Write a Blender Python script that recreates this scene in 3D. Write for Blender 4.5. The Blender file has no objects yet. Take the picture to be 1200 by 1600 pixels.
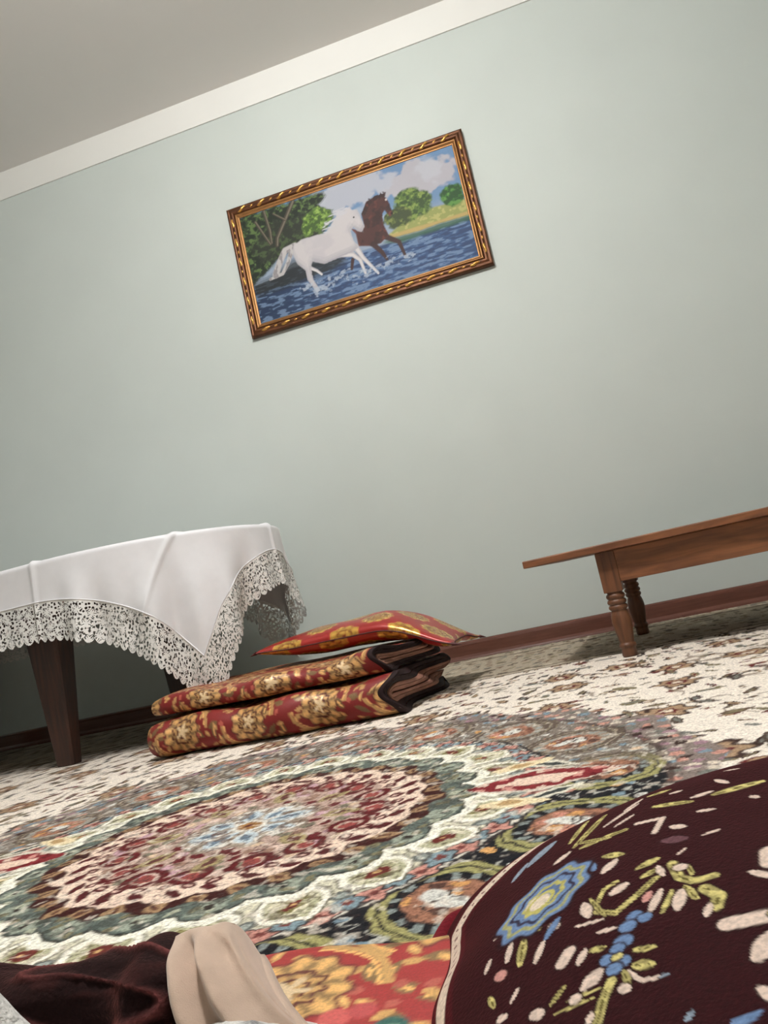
import bpy, bmesh, math
import numpy as np
from mathutils import Matrix, Vector

# ------------------------------------------------------------------ camera, world, light, exposure
scene = bpy.context.scene
C = scene.collection
CAM_H = 0.30
cam_data = bpy.data.cameras.new('camera')
cam = bpy.data.objects.new('camera', cam_data); C.objects.link(cam)
cam_data.sensor_fit = 'HORIZONTAL'; cam_data.sensor_width = 36.0; cam_data.lens = 36.0
cam_data.clip_start = 0.02
cam.matrix_world = Matrix(((0.9486834, 0.2329381, 0.2138681, 0.0),
                           (0.2350888, -0.0671750, -0.9696498, 0.0),
                           (-0.2115017, 0.9701687, -0.1184890, CAM_H),
                           (0, 0, 0, 1)))
scene.camera = cam
world = bpy.data.worlds.new('world'); scene.world = world; world.use_nodes = True
world.node_tree.nodes['Background'].inputs[0].default_value = (0.8, 0.9, 1.0, 1)
world.node_tree.nodes['Background'].inputs[1].default_value = 0.02
LAMP = (-0.45, 1.15, 2.69)
LAMP_STRENGTH = 275.0
scene.view_settings.view_transform = 'Standard'
scene.view_settings.look = 'None'
scene.view_settings.gamma = 1.0
scene.view_settings.use_curve_mapping = False
scene.view_settings.exposure = 0.0

# ------------------------------------------------------------------ colour and pattern helpers
def lin(c):
    c = np.asarray(c, float) / 255.0
    return np.where(c <= 0.04045, c / 12.92, ((c + 0.055) / 1.055) ** 2.4)
def L4(c):
    return tuple(lin(c)) + (1.0,)

def h2(ix, iy, seed=0):
    n = (ix.astype(np.int64) * 374761393 + iy.astype(np.int64) * 668265263 + seed * 974711) & 0xffffffff
    n = ((n ^ (n >> 13)) * 1274126177) & 0xffffffff
    n = ((n ^ (n >> 15)) * 2246822519) & 0xffffffff
    return ((n ^ (n >> 16)) & 0xffff) / 65535.0
def vn(x, y, seed=0):
    ix = np.floor(x); iy = np.floor(y); fx = x - ix; fy = y - iy
    fx = fx * fx * (3 - 2 * fx); fy = fy * fy * (3 - 2 * fy)
    a = h2(ix, iy, seed); b = h2(ix + 1, iy, seed); c = h2(ix, iy + 1, seed); d = h2(ix + 1, iy + 1, seed)
    return (a * (1 - fx) + b * fx) * (1 - fy) + (c * (1 - fx) + d * fx) * fy
def fbm(x, y, seed=0, o=3):
    s = 0; a = .5; t = 0
    for k in range(o):
        s = s + a * vn(x, y, seed + 17 * k); t += a; x = x * 2.03; y = y * 2.03; a *= .5
    return s / t
def sm(e0, e1, x):
    t = np.clip((x - e0) / (e1 - e0), 0, 1); return t * t * (3 - 2 * t)
def cells(x, y, size, seed=0, jit=.8):
    """nearest jittered lattice point: offset dx, dy, random id and distance"""
    gx = np.floor(x / size); gy = np.floor(y / size)
    bd = np.full(x.shape, 9e9); bx = np.zeros(x.shape); by = np.zeros(x.shape); bi = np.zeros(x.shape)
    for i in (-1, 0, 1):
        for j in (-1, 0, 1):
            cx = gx + i; cy = gy + j
            px = (cx + .5 + jit * (h2(cx, cy, seed) - .5)) * size
            py = (cy + .5 + jit * (h2(cx, cy, seed + 1) - .5)) * size
            dx = x - px; dy = y - py; d = dx * dx + dy * dy
            m = d < bd
            bd = np.where(m, d, bd); bx = np.where(m, dx, bx); by = np.where(m, dy, by)
            bi = np.where(m, h2(cx, cy, seed + 2), bi)
    return bx, by, bi, np.sqrt(bd)
class Paint:
    def __init__(s, shape, base):
        s.c = np.empty(shape + (3,)); s.c[:] = lin(base)
        s.a = np.zeros(shape)
    def put(s, mask, col, gold=None):
        m = np.clip(np.asarray(mask, float), 0, 1)
        cc = lin(col)
        s.c += (cc - s.c) * m[..., None]
        if gold is not None: s.a += (gold - s.a) * m
    def pal(s, mask, rnd, cols):
        arr = np.array([lin(c) for c in cols])
        k = np.clip((rnd * len(cols)).astype(int), 0, len(cols) - 1)
        m = np.clip(np.asarray(mask, float), 0, 1)[..., None]
        s.c += (arr[k] - s.c) * m
    def mul(s, f): s.c *= np.asarray(f)[..., None]
    def rgba(s): return np.concatenate([np.clip(s.c, 0, 1), s.a[..., None]], -1)
def rot(x, y, a):
    c = np.cos(a); s_ = np.sin(a); return x * c + y * s_, -x * s_ + y * c
def leaf_mask(dx, dy, ang, l, w, soft=.25):
    u, v = rot(dx, dy, ang)
    t = np.clip(u / l, -1, 1)
    d = np.abs(v) / (w * (1 - t * t) + 1e-6)
    return (1 - sm(1 - soft, 1 + soft, d)) * (np.abs(u) < l)
def seg_d(x, y, ax, ay, bx, by):
    vx, vy = bx - ax, by - ay; L = vx * vx + vy * vy + 1e-12
    t = np.clip(((x - ax) * vx + (y - ay) * vy) / L, 0, 1)
    return np.hypot(x - ax - t * vx, y - ay - t * vy), t
def stroke(x, y, pts, w0, w1=None, soft=.3):
    w1 = w0 if w1 is None else w1; n = len(pts) - 1; m = np.zeros(x.shape)
    for i in range(n):
        d, t = seg_d(x, y, *pts[i], *pts[i + 1])
        w = w0 + (w1 - w0) * (i + t) / n
        m = np.maximum(m, 1 - sm(1 - soft, 1 + soft, d / w))
    return m
def poly(x, y, pts):
    ins = np.zeros(x.shape, bool); n = len(pts)
    for i in range(n):
        x0, y0 = pts[i]; x1, y1 = pts[(i + 1) % n]
        c = ((y0 > y) != (y1 > y)) & (x < (x1 - x0) * (y - y0) / (y1 - y0 + 1e-12) + x0)
        ins ^= c
    return ins.astype(float)
def polysoft(x, y, pts, s):
    m = 0
    for ox, oy in ((-1, -1), (1, -1), (-1, 1), (1, 1), (0, 0)):
        m = m + poly(x + ox * s, y + oy * s, pts)
    return m / 5

# ------------------------------------------------------------------ mesh helpers
def raw_mesh(name, verts, faces4, cols=None, smooth=True):
    me = bpy.data.meshes.new(name)
    verts = np.ascontiguousarray(verts, np.float32).reshape(-1, 3)
    f = np.ascontiguousarray(faces4, np.int32)
    n, k = f.shape
    me.vertices.add(len(verts)); me.vertices.foreach_set('co', verts.ravel())
    me.loops.add(n * k); me.loops.foreach_set('vertex_index', f.ravel())
    me.polygons.add(n); me.polygons.foreach_set('loop_start', np.arange(0, n * k, k, dtype=np.int32))
    me.polygons.foreach_set('use_smooth', np.full(n, smooth))
    if cols is not None:
        at = me.color_attributes.new('Col', 'FLOAT_COLOR', 'POINT')
        at.data.foreach_set('color', np.ascontiguousarray(cols, np.float32).ravel())
    me.update(calc_edges=True); me.validate()
    return me
def grid_faces(ny, nx, wrap_x=False, wrap_y=False, keep=None):
    j = np.arange(ny if wrap_y else ny - 1); i = np.arange(nx if wrap_x else nx - 1)
    J, I = np.meshgrid(j, i, indexing='ij'); J2 = (J + 1) % ny; I2 = (I + 1) % nx
    f = np.stack([J * nx + I, J * nx + I2, J2 * nx + I2, J2 * nx + I], -1)
    if keep is not None: f = f[keep]
    return f.reshape(-1, 4)
def link(name, me, mat, parent=None):
    o = bpy.data.objects.new(name, me); C.objects.link(o)
    if mat is not None and len(me.materials) == 0: me.materials.append(mat)
    if parent is not None: o.parent = parent
    return o
def grid(name, P, mat, parent=None, cols=None, wrap_x=False, wrap_y=False, keep=None, smooth=True):
    ny, nx = P.shape[:2]
    return link(name, raw_mesh(name, P, grid_faces(ny, nx, wrap_x, wrap_y, keep), cols, smooth), mat, parent)
def tag(o, label, cat, group=None):
    o['label'] = label; o['category'] = cat
    if group: o['group'] = group
    return o
def structure(o, label=None):
    o['kind'] = 'structure'
    if label: o['label'] = label
    return o
def empty(name, loc, rz=0):
    o = bpy.data.objects.new(name, None); C.objects.link(o); o.location = loc; o.rotation_euler = (0, 0, rz)
    o.empty_display_size = .05
    return o
def bm_obj(name, bm, mat, parent=None, smooth=False):
    me = bpy.data.meshes.new(name); bmesh.ops.recalc_face_normals(bm, faces=bm.faces[:])
    for f in bm.faces: f.smooth = smooth
    bm.to_mesh(me); bm.free()
    return link(name, me, mat, parent)
def box(name, x0, x1, y0, y1, z0, z1, mat, parent=None, bevel=0.0):
    bm = bmesh.new()
    bmesh.ops.create_cube(bm, size=1, matrix=Matrix.Translation(((x0 + x1) / 2, (y0 + y1) / 2, (z0 + z1) / 2)) @ Matrix.Diagonal((x1 - x0, y1 - y0, z1 - z0, 1)))
    if bevel: bmesh.ops.bevel(bm, geom=bm.edges[:], offset=bevel, segments=2, affect='EDGES', profile=.5)
    return bm_obj(name, bm, mat, parent)
def lathe(name, prof, mat, parent=None, n=24, loc=(0, 0, 0)):
    th = np.linspace(0, 2 * np.pi, n, endpoint=False)
    P = np.array([[(r * np.cos(t) + loc[0], r * np.sin(t) + loc[1], z + loc[2]) for t in th] for z, r in prof])
    return grid(name, P, mat, parent, wrap_x=True)
def extrude_x(name, prof, x0, x1, mat, parent=None, smooth=False):
    """prof: closed list of (y,z)"""
    bm = bmesh.new(); n = len(prof)
    a = [bm.verts.new((x0, y, z)) for y, z in prof]; b = [bm.verts.new((x1, y, z)) for y, z in prof]
    for i in range(n): bm.faces.new((a[i], a[(i + 1) % n], b[(i + 1) % n], b[i]))
    bm.faces.new(a); bm.faces.new(b)
    return bm_obj(name, bm, mat, parent, smooth)

# ------------------------------------------------------------------ materials
def mk(name):
    m = bpy.data.materials.new(name); m.use_nodes = True
    nt = m.node_tree; b = nt.nodes['Principled BSDF']
    return m, nt, b
def add_bump(nt, b, scale, strength, dist=.002, detail=3, coord='Object', stretch=None):
    tc = nt.nodes.new('ShaderNodeTexCoord'); no = nt.nodes.new('ShaderNodeTexNoise')
    no.inputs['Scale'].default_value = scale; no.inputs['Detail'].default_value = detail
    src = tc.outputs[coord]
    if stretch:
        mp = nt.nodes.new('ShaderNodeMapping'); mp.inputs['Scale'].default_value = stretch
        nt.links.new(src, mp.inputs[0]); src = mp.outputs[0]
    nt.links.new(src, no.inputs['Vector'])
    bu = nt.nodes.new('ShaderNodeBump'); bu.inputs['Strength'].default_value = strength; bu.inputs['Distance'].default_value = dist
    nt.links.new(no.outputs[0], bu.inputs['Height']); nt.links.new(bu.outputs[0], b.inputs['Normal'])
    return no
def solid(name, col, rough=.6, metal=0, var=0.0, vscale=8, bump=None, sheen=0, sheen_tint=None, stretch=None, spec=.5):
    m, nt, b = mk(name)
    b.inputs['Roughness'].default_value = rough; b.inputs['Metallic'].default_value = metal
    b.inputs['Specular IOR Level'].default_value = spec
    b.inputs['Base Color'].default_value = L4(col)
    if var:
        tc = nt.nodes.new('ShaderNodeTexCoord'); no = nt.nodes.new('ShaderNodeTexNoise'); no.inputs['Scale'].default_value = vscale; no.inputs['Detail'].default_value = 4
        src = tc.outputs['Object']
        if stretch:
            mp = nt.nodes.new('ShaderNodeMapping'); mp.inputs['Scale'].default_value = stretch
            nt.links.new(src, mp.inputs[0]); src = mp.outputs[0]
        nt.links.new(src, no.inputs['Vector'])
        rp = nt.nodes.new('ShaderNodeValToRGB')
        c = lin(col); rp.color_ramp.elements[0].color = tuple(c * (1 - var)) + (1,); rp.color_ramp.elements[1].color = tuple(np.clip(c * (1 + var), 0, 1)) + (1,)
        rp.color_ramp.elements[0].position = .3; rp.color_ramp.elements[1].position = .7
        nt.links.new(no.outputs[0], rp.inputs[0]); nt.links.new(rp.outputs[0], b.inputs['Base Color'])
    if sheen:
        b.inputs['Sheen Weight'].default_value = sheen; b.inputs['Sheen Roughness'].default_value = .4
        if sheen_tint: b.inputs['Sheen Tint'].default_value = L4(sheen_tint)
    if bump: add_bump(nt, b, *bump)
    return m
def painted(name, rough=.8, gold_rough=None, metal=0, sheen=0, sheen_tint=None, var=.15, vscale=400, bump=None, spec=.3):
    """colour comes from the woven / printed pattern stored on the mesh"""
    m, nt, b = mk(name)
    at = nt.nodes.new('ShaderNodeAttribute'); at.attribute_name = 'Col'
    tc = nt.nodes.new('ShaderNodeTexCoord'); no = nt.nodes.new('ShaderNodeTexNoise'); no.inputs['Scale'].default_value = vscale; no.inputs['Detail'].default_value = 2
    nt.links.new(tc.outputs['Object'], no.inputs['Vector'])
    mr = nt.nodes.new('ShaderNodeMapRange'); mr.inputs[1].default_value = .3; mr.inputs[2].default_value = .7; mr.inputs[3].default_value = 1 - var; mr.inputs[4].default_value = 1 + var
    nt.links.new(no.outputs[0], mr.inputs[0])
    mx = nt.nodes.new('ShaderNodeVectorMath'); mx.operation = 'SCALE'
    nt.links.new(at.outputs['Color'], mx.inputs[0]); nt.links.new(mr.outputs[0], mx.inputs['Scale'])
    nt.links.new(mx.outputs[0], b.inputs['Base Color'])
    b.inputs['Roughness'].default_value = rough; b.inputs['Specular IOR Level'].default_value = spec
    if gold_rough is not None:
        r = nt.nodes.new('ShaderNodeMapRange'); r.inputs[3].default_value = rough; r.inputs[4].default_value = gold_rough
        nt.links.new(at.outputs['Alpha'], r.inputs[0]); nt.links.new(r.outputs[0], b.inputs['Roughness'])
        q = nt.nodes.new('ShaderNodeMapRange'); q.inputs[3].default_value = 0; q.inputs[4].default_value = metal
        nt.links.new(at.outputs['Alpha'], q.inputs[0]); nt.links.new(q.outputs[0], b.inputs['Metallic'])
    if sheen:
        b.inputs['Sheen Weight'].default_value = sheen; b.inputs['Sheen Roughness'].default_value = .35
        if sheen_tint: b.inputs['Sheen Tint'].default_value = L4(sheen_tint)
    if bump: add_bump(nt, b, *bump)
    return m
def wood(name, dark, light, rough=.45, scale=6, stretch=(1, 12, 12)):
    m, nt, b = mk(name)
    tc = nt.nodes.new('ShaderNodeTexCoord'); mp = nt.nodes.new('ShaderNodeMapping'); mp.inputs['Scale'].default_value = stretch
    no = nt.nodes.new('ShaderNodeTexNoise'); no.inputs['Scale'].default_value = scale; no.inputs['Detail'].default_value = 6; no.inputs['Distortion'].default_value = .6
    rp = nt.nodes.new('ShaderNodeValToRGB'); rp.color_ramp.elements[0].color = L4(dark); rp.color_ramp.elements[1].color = L4(light)
    rp.color_ramp.elements[0].position = .32; rp.color_ramp.elements[1].position = .68
    nt.links.new(tc.outputs['Object'], mp.inputs[0]); nt.links.new(mp.outputs[0], no.inputs['Vector'])
    nt.links.new(no.outputs[0], rp.inputs[0]); nt.links.new(rp.outputs[0], b.inputs['Base Color'])
    b.inputs['Roughness'].default_value = rough
    bu = nt.nodes.new('ShaderNodeBump'); bu.inputs['Strength'].default_value = .15; bu.inputs['Distance'].default_value = .001
    nt.links.new(no.outputs[0], bu.inputs['Height']); nt.links.new(bu.outputs[0], b.inputs['Normal'])
    return m

M = {}
M['wall'] = solid('mint_wall_paint', (196, 204, 200), .75, var=.02, vscale=3, bump=(60, .08, .001))
M['ceiling'] = solid('ceiling_paint', (222, 220, 216), .85, var=.015, vscale=2, bump=(50, .06, .001))
M['band'] = solid('white_trim_paint', (228, 228, 224), .6, var=.01, vscale=5)
M['baseboard'] = solid('brown_baseboard', (98, 62, 52), .2, var=.12, vscale=5, stretch=(2, 20, 20))
M['floor'] = wood('floor_boards', (95, 65, 45), (130, 95, 65), .5)
M['carpet'] = painted('carpet_pile', .95, var=.28, vscale=260, bump=(450, .5, .003), spec=.1)
M['cloth'] = solid('white_damask', (224, 224, 228), .55, var=.02, vscale=30, bump=(900, .08, .0005), sheen=.2)
M['lace'] = solid('white_lace', (226, 225, 222), .7, bump=(700, .3, .001))
M['darkwood'] = wood('dark_table_wood', (38, 20, 14), (66, 36, 24), .4, 5, (14, 14, 1))
M['bench'] = wood('oak_bench', (98, 58, 34), (138, 88, 54), .45, 7, (1, 9, 9))
M['benchleg'] = wood('oak_bench_leg', (78, 46, 28), (112, 70, 42), .45, 7, (9, 9, 1))
M['brocade'] = painted('red_gold_brocade', .6, .38, .25, var=.15, vscale=500, bump=(600, .2, .001), spec=.4)
M['satin'] = painted('satin_brocade', .38, .26, .55, var=.12, vscale=500, bump=(300, .12, .001), spec=.5)
M['binding'] = painted('dark_edge_binding', .75, var=.1)
M['plush'] = painted('burgundy_plush', .9, sheen=.30, sheen_tint=(170, 24, 30), var=.2, vscale=350, bump=(420, .4, .002), spec=.15)
M['brownplush'] = painted('brown_plush', .9, sheen=.45, sheen_tint=(170, 90, 80), var=.2, vscale=300, bump=(400, .5, .002), spec=.15)
M['fleece'] = solid('beige_fleece', (196, 172, 154), .95, var=.08, vscale=60, bump=(1100, .35, .001), sheen=.4)
M['whitefleece'] = painted('white_fleece', .95, var=.1, vscale=200, bump=(260, .9, .004), sheen=.4)
M['canvas'] = painted('painted_canvas', .6, var=.1, vscale=500, bump=(500, .2, .0008), spec=.3)
M['bronze'] = solid('bronzed_moulding', (88, 52, 28), .42, .55, var=.25, vscale=40)
M['gold'] = solid('gilded_leaf', (206, 156, 82), .3, .85, var=.15, vscale=60)
M['gilt'] = solid('gilt_lip', (150, 108, 66), .42, .7, var=.12, vscale=30)
M['metal'] = solid('white_enamel', (225, 225, 222), .4)

# ------------------------------------------------------------------ the room
D = 3.25; XL = -4.3; XR = 2.3; YF = -2.2; ZC = 2.873; T = .12
structure(box('floor', XL - T, XR + T, YF - T, D + T, -.1, 0, M['floor']))
structure(box('ceiling', XL - T, XR + T, YF - T, D + T, ZC, ZC + .1, M['ceiling']))
structure(box('wall_back', XL, XR, D, D + T, 0, ZC, M['wall']))
structure(box('wall_front', XL, XR, YF - T, YF, 0, ZC, M['wall']))
structure(box('wall_left', XL - T, XL, YF - T, D + T, 0, ZC, M['wall']))
structure(box('wall_right', XR, XR + T, YF - T, D + T, 0, ZC, M['wall']))
structure(box('trim_1', XL, XR, D - .008, D, 2.728, ZC, M['band']))
bp = [(D, 0), (D - .024, 0), (D - .024, .010), (D - .021, .017), (D - .015, .023), (D - .012, .026), (D - .012, .068), (D - .009, .077), (D - .004, .082), (D, .083)]
structure(extrude_x('baseboard_back', bp, XL, XR, M['baseboard']))
structure(box('baseboard_left', XL, XL + .014, YF, D - .025, 0, .083, M['baseboard'], bevel=.003))
structure(box('baseboard_right', XR - .014, XR, YF, D - .025, 0, .083, M['baseboard'], bevel=.003))

# ------------------------------------------------------------------ ceiling lamp (above the frame)
lamp = tag(empty('ceiling_lamp', (LAMP[0], LAMP[1], ZC)), 'round white globe lamp hung close under the ceiling', 'lamp')
lathe('base_plate', [(0, .001), (0, .07), (-.015, .07), (-.022, .05), (-.022, .001)], M['metal'], lamp, 32)
lathe('stem', [(-.02, .012), (LAMP[2] - ZC + .08, .012)], M['metal'], lamp, 12)
em, nt, b = mk('lit_dome'); b.inputs['Base Color'].default_value = (1, 1, 1, 1)
b.inputs['Emission Color'].default_value = (1.0, 0.975, 0.945, 1); b.inputs['Emission Strength'].default_value = LAMP_STRENGTH
lathe('globe', [(LAMP[2] - ZC + .09 * math.cos(q), max(.14 * math.sin(q), .001)) for q in np.linspace(0, math.pi, 14)], em, lamp, 24)

# ------------------------------------------------------------------ carpet
def carpet_colours(x, y):
    p = Paint(x.shape, (232, 222, 210))
    wx = x + .016 * (fbm(x * 22, y * 22, 5) - .5) + .022 * (fbm(x * 7, y * 7, 15) - .5) + .006 * (vn(x * 90, y * 90, 25) - .5)
    wy = y + .016 * (fbm(x * 22, y * 22, 9) - .5) + .022 * (fbm(x * 7, y * 7, 19) - .5) + .006 * (vn(x * 90, y * 90, 29) - .5)
    DK = (58, 42, 38); MAR = (92, 36, 36); GRY = (112, 112, 106); OLV = (118, 108, 84); TAN = (160, 134, 108); BLU = (118, 138, 150); PNK = (190, 140, 126)
    # ivory field: vines and leaves
    f = fbm(wx * 7, wy * 7, 21, 2)
    p.put(.8 * (1 - sm(.006, .012, np.abs(f - .5))), (132, 116, 102))
    for k, (s, l, w) in enumerate(((.075, .03, .010), (.11, .034, .014), (.05, .018, .006))):
        dx, dy, idn, d = cells(wx + .31 * k, wy, s, 40 + 7 * k)
        a = idn * 6.28
        on = (idn * 13.7) % 1 < .66
        p.pal(on * leaf_mask(dx, dy, a, l, w, .2), (idn * 7.3) % 1, [DK, MAR, (78, 66, 58), GRY, OLV, (92, 74, 60)])
        p.pal(on * leaf_mask(dx, dy, a, l * .6, w * .45, .2), (idn * 5.1) % 1, [TAN, (186, 168, 146), GRY, OLV])
    dx, dy, idn, d = cells(wx, wy, .26, 71, .5)
    th = np.arctan2(dy, dx)
    fl = d / (.05 + .010 * np.cos(6 * th))
    p.put(1 - sm(.95, 1.1, fl), DK); p.put(1 - sm(.75, .9, fl), TAN); p.put(1 - sm(.4, .5, fl), MAR); p.put(1 - sm(.2, .3, fl), (214, 200, 180))
    # border towards the wall
    bd = sm(2.44, 2.45, wy)
    p.put(bd, (168, 156, 138))
    dx, dy, idn, d = cells(wx, wy, .05, 91)
    p.pal(bd * leaf_mask(dx, dy, idn * 6.28, .024, .011, .3) * .8, (idn * 3.7) % 1, [DK, GRY, OLV, (196, 184, 164), (108, 84, 70)])
    for yy in (2.45, 2.50, 3.08): p.put((1 - sm(.008, .014, np.abs(wy - yy))) * .85, (86, 74, 64))
    for yy in (2.475, 3.12): p.put((1 - sm(.008, .014, np.abs(wy - yy))) * .8, (212, 200, 180))
    # medallion
    cx, cy = -.57, 1.15
    dx0 = wx - cx; dy0 = wy - cy; r = np.hypot(dx0, dy0); th = np.arctan2(dy0, dx0)
    def ringd(n, r0, off=0.0):      # local coordinates of the nearest of n motifs at radius r0
        st = 2 * np.pi / n; k = np.round((th - off) / st); a = k * st + off
        lx, ly = rot(dx0 - r0 * np.cos(a), dy0 - r0 * np.sin(a), a)
        return lx, ly, h2(k % n, k * 0 + n, 3)
    sc24 = np.abs(np.cos(12 * th))
    fx, fy, fi, fd = cells(wx, wy, .026, 131)
    gx, gy, gi, gd = cells(wx, wy, .045, 151)
    R1 = .70 + .02 * np.cos(16 * th)
    p.put(1 - sm(R1 - .004, R1 + .004, r), (128, 116, 110))                       # grey garland
    zone = (r < R1) & (r > .62)
    p.pal(zone * (fd < .010), fi, [PNK, BLU, DK, (206, 194, 178), GRY, (150, 120, 130)])
    p.put((1 - sm(.636, .64, r)) * .7, DK)
    p.put(1 - sm(.626, .63, r), (30, 30, 34))                                       # navy ring
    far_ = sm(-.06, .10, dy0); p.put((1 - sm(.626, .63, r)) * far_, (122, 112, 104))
    zone = (r < .63) & (r > .46)
    v = fbm(wx * 40, wy * 40, 77, 2)
    p.put(zone * (1 - sm(.02, .04, np.abs(v - .5))) * .9, (176, 176, 168))
    p.pal(zone * (gd < .009), gi, [(206, 204, 198), PNK, BLU, (196, 150, 96)])
    lx, ly, li = ringd(16, .545)
    q = np.hypot(lx * 1.0, ly * 1.0)
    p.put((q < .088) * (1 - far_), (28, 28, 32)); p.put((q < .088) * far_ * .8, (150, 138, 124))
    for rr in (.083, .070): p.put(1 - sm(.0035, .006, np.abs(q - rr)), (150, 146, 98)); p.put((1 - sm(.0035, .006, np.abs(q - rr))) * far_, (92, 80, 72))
    p.put((1 - sm(.004, .008, np.abs(q - .058))) * (np.sin(np.arctan2(ly, lx) * 14) > .2) * .8, (140, 150, 148))
    p.put(1 - sm(.046, .050, q + .010 * (v - .5)), (146, 104, 84)); p.pal((q < .045) * (fd < .010), fi, [(196, 146, 92), (108, 70, 58), (186, 130, 112), (84, 60, 52)])
    p.put(1 - sm(.020, .026, np.hypot(lx * .8, ly * 1.5) + .014 * (v - .5)), (206, 206, 200)); p.put((1 - sm(.02, .05, np.abs(v - .5))) * (q < .028), (70, 58, 54))
    # pink and blue flower garland
    p.put(1 - sm(.478, .482, r), (40, 38, 40)); p.put(1 - sm(.470, .474, r), (206, 202, 190))
    for kk, (n, r0, off) in enumerate(((44, .455, 0), (44, .448, .0714))):
        lx, ly, li = ringd(n, r0, off); q = np.hypot(lx, ly); ta = np.arctan2(ly, lx)
        e = q / (.021 + .004 * np.cos(5 * ta))
        p.put(1 - sm(.98, 1.1, e), (54, 48, 50)); p.put(1 - sm(.78, .9, e), (190, 138, 126) if kk == 0 else (122, 142, 150)); p.put(1 - sm(.25, .35, e), (110, 60, 56))
    # cream petals with a flower in each
    Rp = .430 + .012 * sc24
    p.put(1 - sm(Rp - .003, Rp + .003, r), (210, 206, 184))
    lx, ly, li = ringd(24, .398)
    p.put(leaf_mask(lx, ly, li * .3, .058, .050, .08), (96, 92, 76)); p.put(leaf_mask(lx, ly, li * .3, .054, .046, .08), (240, 236, 222)); p.put(leaf_mask(lx, ly, li * .3, .046, .034, .12), (172, 170, 140)); p.put(leaf_mask(lx, ly, li * .3, .040, .029, .12) * (fd < .011), (214, 208, 184)); p.put(leaf_mask(lx + .004, ly, 0, .032, .020, .15) * (.35 + .65 * (fd < .009)), (124, 118, 78))
    p.put((1 - sm(.015, .035, np.abs(v - .5))) * (np.hypot(lx, ly) < .036) * .8, (92, 84, 62))
    p.put(np.exp(-((lx - .003) ** 2 + ly ** 2) / .016 ** 2) + .35 * (v - .5) * 2 > .5, (100, 46, 40)); p.put(np.hypot(lx - .003, ly) < .0045, (196, 160, 110))
    lx, ly, li = ringd(24, .425, np.pi / 24); p.put(1 - sm(.012, .015, np.hypot(lx, ly)), (96, 100, 98)); p.put(1 - sm(.007, .009, np.hypot(lx, ly)), (150, 158, 152))
    # white scalloped outline, green ring
    Rs = .352 + .026 * sc24
    p.put(1 - sm(.007, .010, np.abs(r - Rs)), (236, 234, 220))
    Rg = Rs - .009
    p.put(1 - sm(Rg - .002, Rg + .002, r), (44, 44, 42)); p.put(1 - sm(Rg - .007, Rg - .003, r), (92, 102, 96))
    zone = (r < Rg) & (r > .30)
    lx, ly, li = ringd(24, .338); p.put(zone * leaf_mask(lx, ly, .3, .024, .022, .3), (146, 154, 140)); p.pal(zone * (fd < .008) * .8, fi, [(60, 62, 56), (170, 172, 152), (120, 112, 84), (72, 80, 76)]); p.put(zone * (np.hypot(lx, ly) < .005), (50, 44, 40))
    p.put(zone * (1 - sm(.03, .05, np.abs(v - .5))) * .6, (60, 62, 58))
    # brown ring with tan leaves
    Rb = .312 + .008 * np.cos(24 * th)
    p.put(1 - sm(Rb - .002, Rb + .002, r), (58, 28, 26))
    lx, ly, li = ringd(36, .300); p.put((r < Rb) * leaf_mask(lx, ly, .6, .020, .013, .2), (150, 122, 92)); p.put((r < Rb) * leaf_mask(lx, ly, .6, .012, .004, .2), (92, 60, 46))
    # ivory ring with dark commas
    Ri = .282 + .006 * np.cos(24 * th)
    p.put(1 - sm(Ri - .002, Ri + .002, r), (228, 204, 186))
    lx, ly, li = ringd(32, .260); p.put(leaf_mask(lx, ly, .9, .020, .0095, .2), (80, 32, 34))
    lx, ly, li = ringd(40, .238, .05); p.put(1 - sm(.010, .012, np.hypot(lx, ly)), (80, 32, 34)); p.put(1 - sm(.004, .006, np.hypot(lx, ly)), (206, 176, 162))
    # mottled heart
    p.put(1 - sm(.224, .228, r), (176, 152, 140))
    z = r < .226
    p.pal(z * (fd < .0105), fi, [(96, 40, 42), (206, 184, 172), (140, 112, 98), (186, 152, 160), (120, 116, 100), (92, 34, 36), (200, 176, 150)])
    lx, ly, li = ringd(16, .20); q = np.hypot(lx, ly)
    p.put(1 - sm(.005, .008, np.abs(q - .026)), (88, 30, 32)); p.put((q < .014) * 1.0, (140, 70, 66))
    lx, ly, li = ringd(8, .15); p.put(leaf_mask(lx, ly, 0, .035, .018, .15), (156, 142, 104)); p.put(leaf_mask(lx, ly, 0, .018, .008, .2), (96, 60, 54))
    p.put(1 - sm(.098, .102, r + .012 * np.cos(8 * th)), (150, 138, 124))
    p.put((r < .1) * (fd < .010), (206, 202, 194))
    lx, ly, li = ringd(8, .062, .39); p.put(leaf_mask(lx, ly, 0, .034, .018, .15), (186, 198, 204)); p.put(leaf_mask(lx, ly, 0, .02, .007, .2), (104, 120, 134)); p.put((r < .1) * (gd < .010) * .8, (110, 92, 80))
    p.put(1 - sm(.028, .032, r), (216, 214, 206)); p.put(1 - sm(.020, .024, r), (150, 110, 66)); p.put(1 - sm(.007, .009, r), (86, 40, 36))
    p.put((r < .30) * (1 - sm(.012, .03, np.abs(v - .5))) * .75, (84, 56, 52))
    v2 = fbm(wx * 75, wy * 75, 177, 2); p.put((r < .69) * (1 - sm(.01, .035, np.abs(v2 - .5))) * .55, (66, 52, 48)); p.put((r < .69) * sm(.68, .76, v2) * .5, (216, 206, 192))
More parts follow.
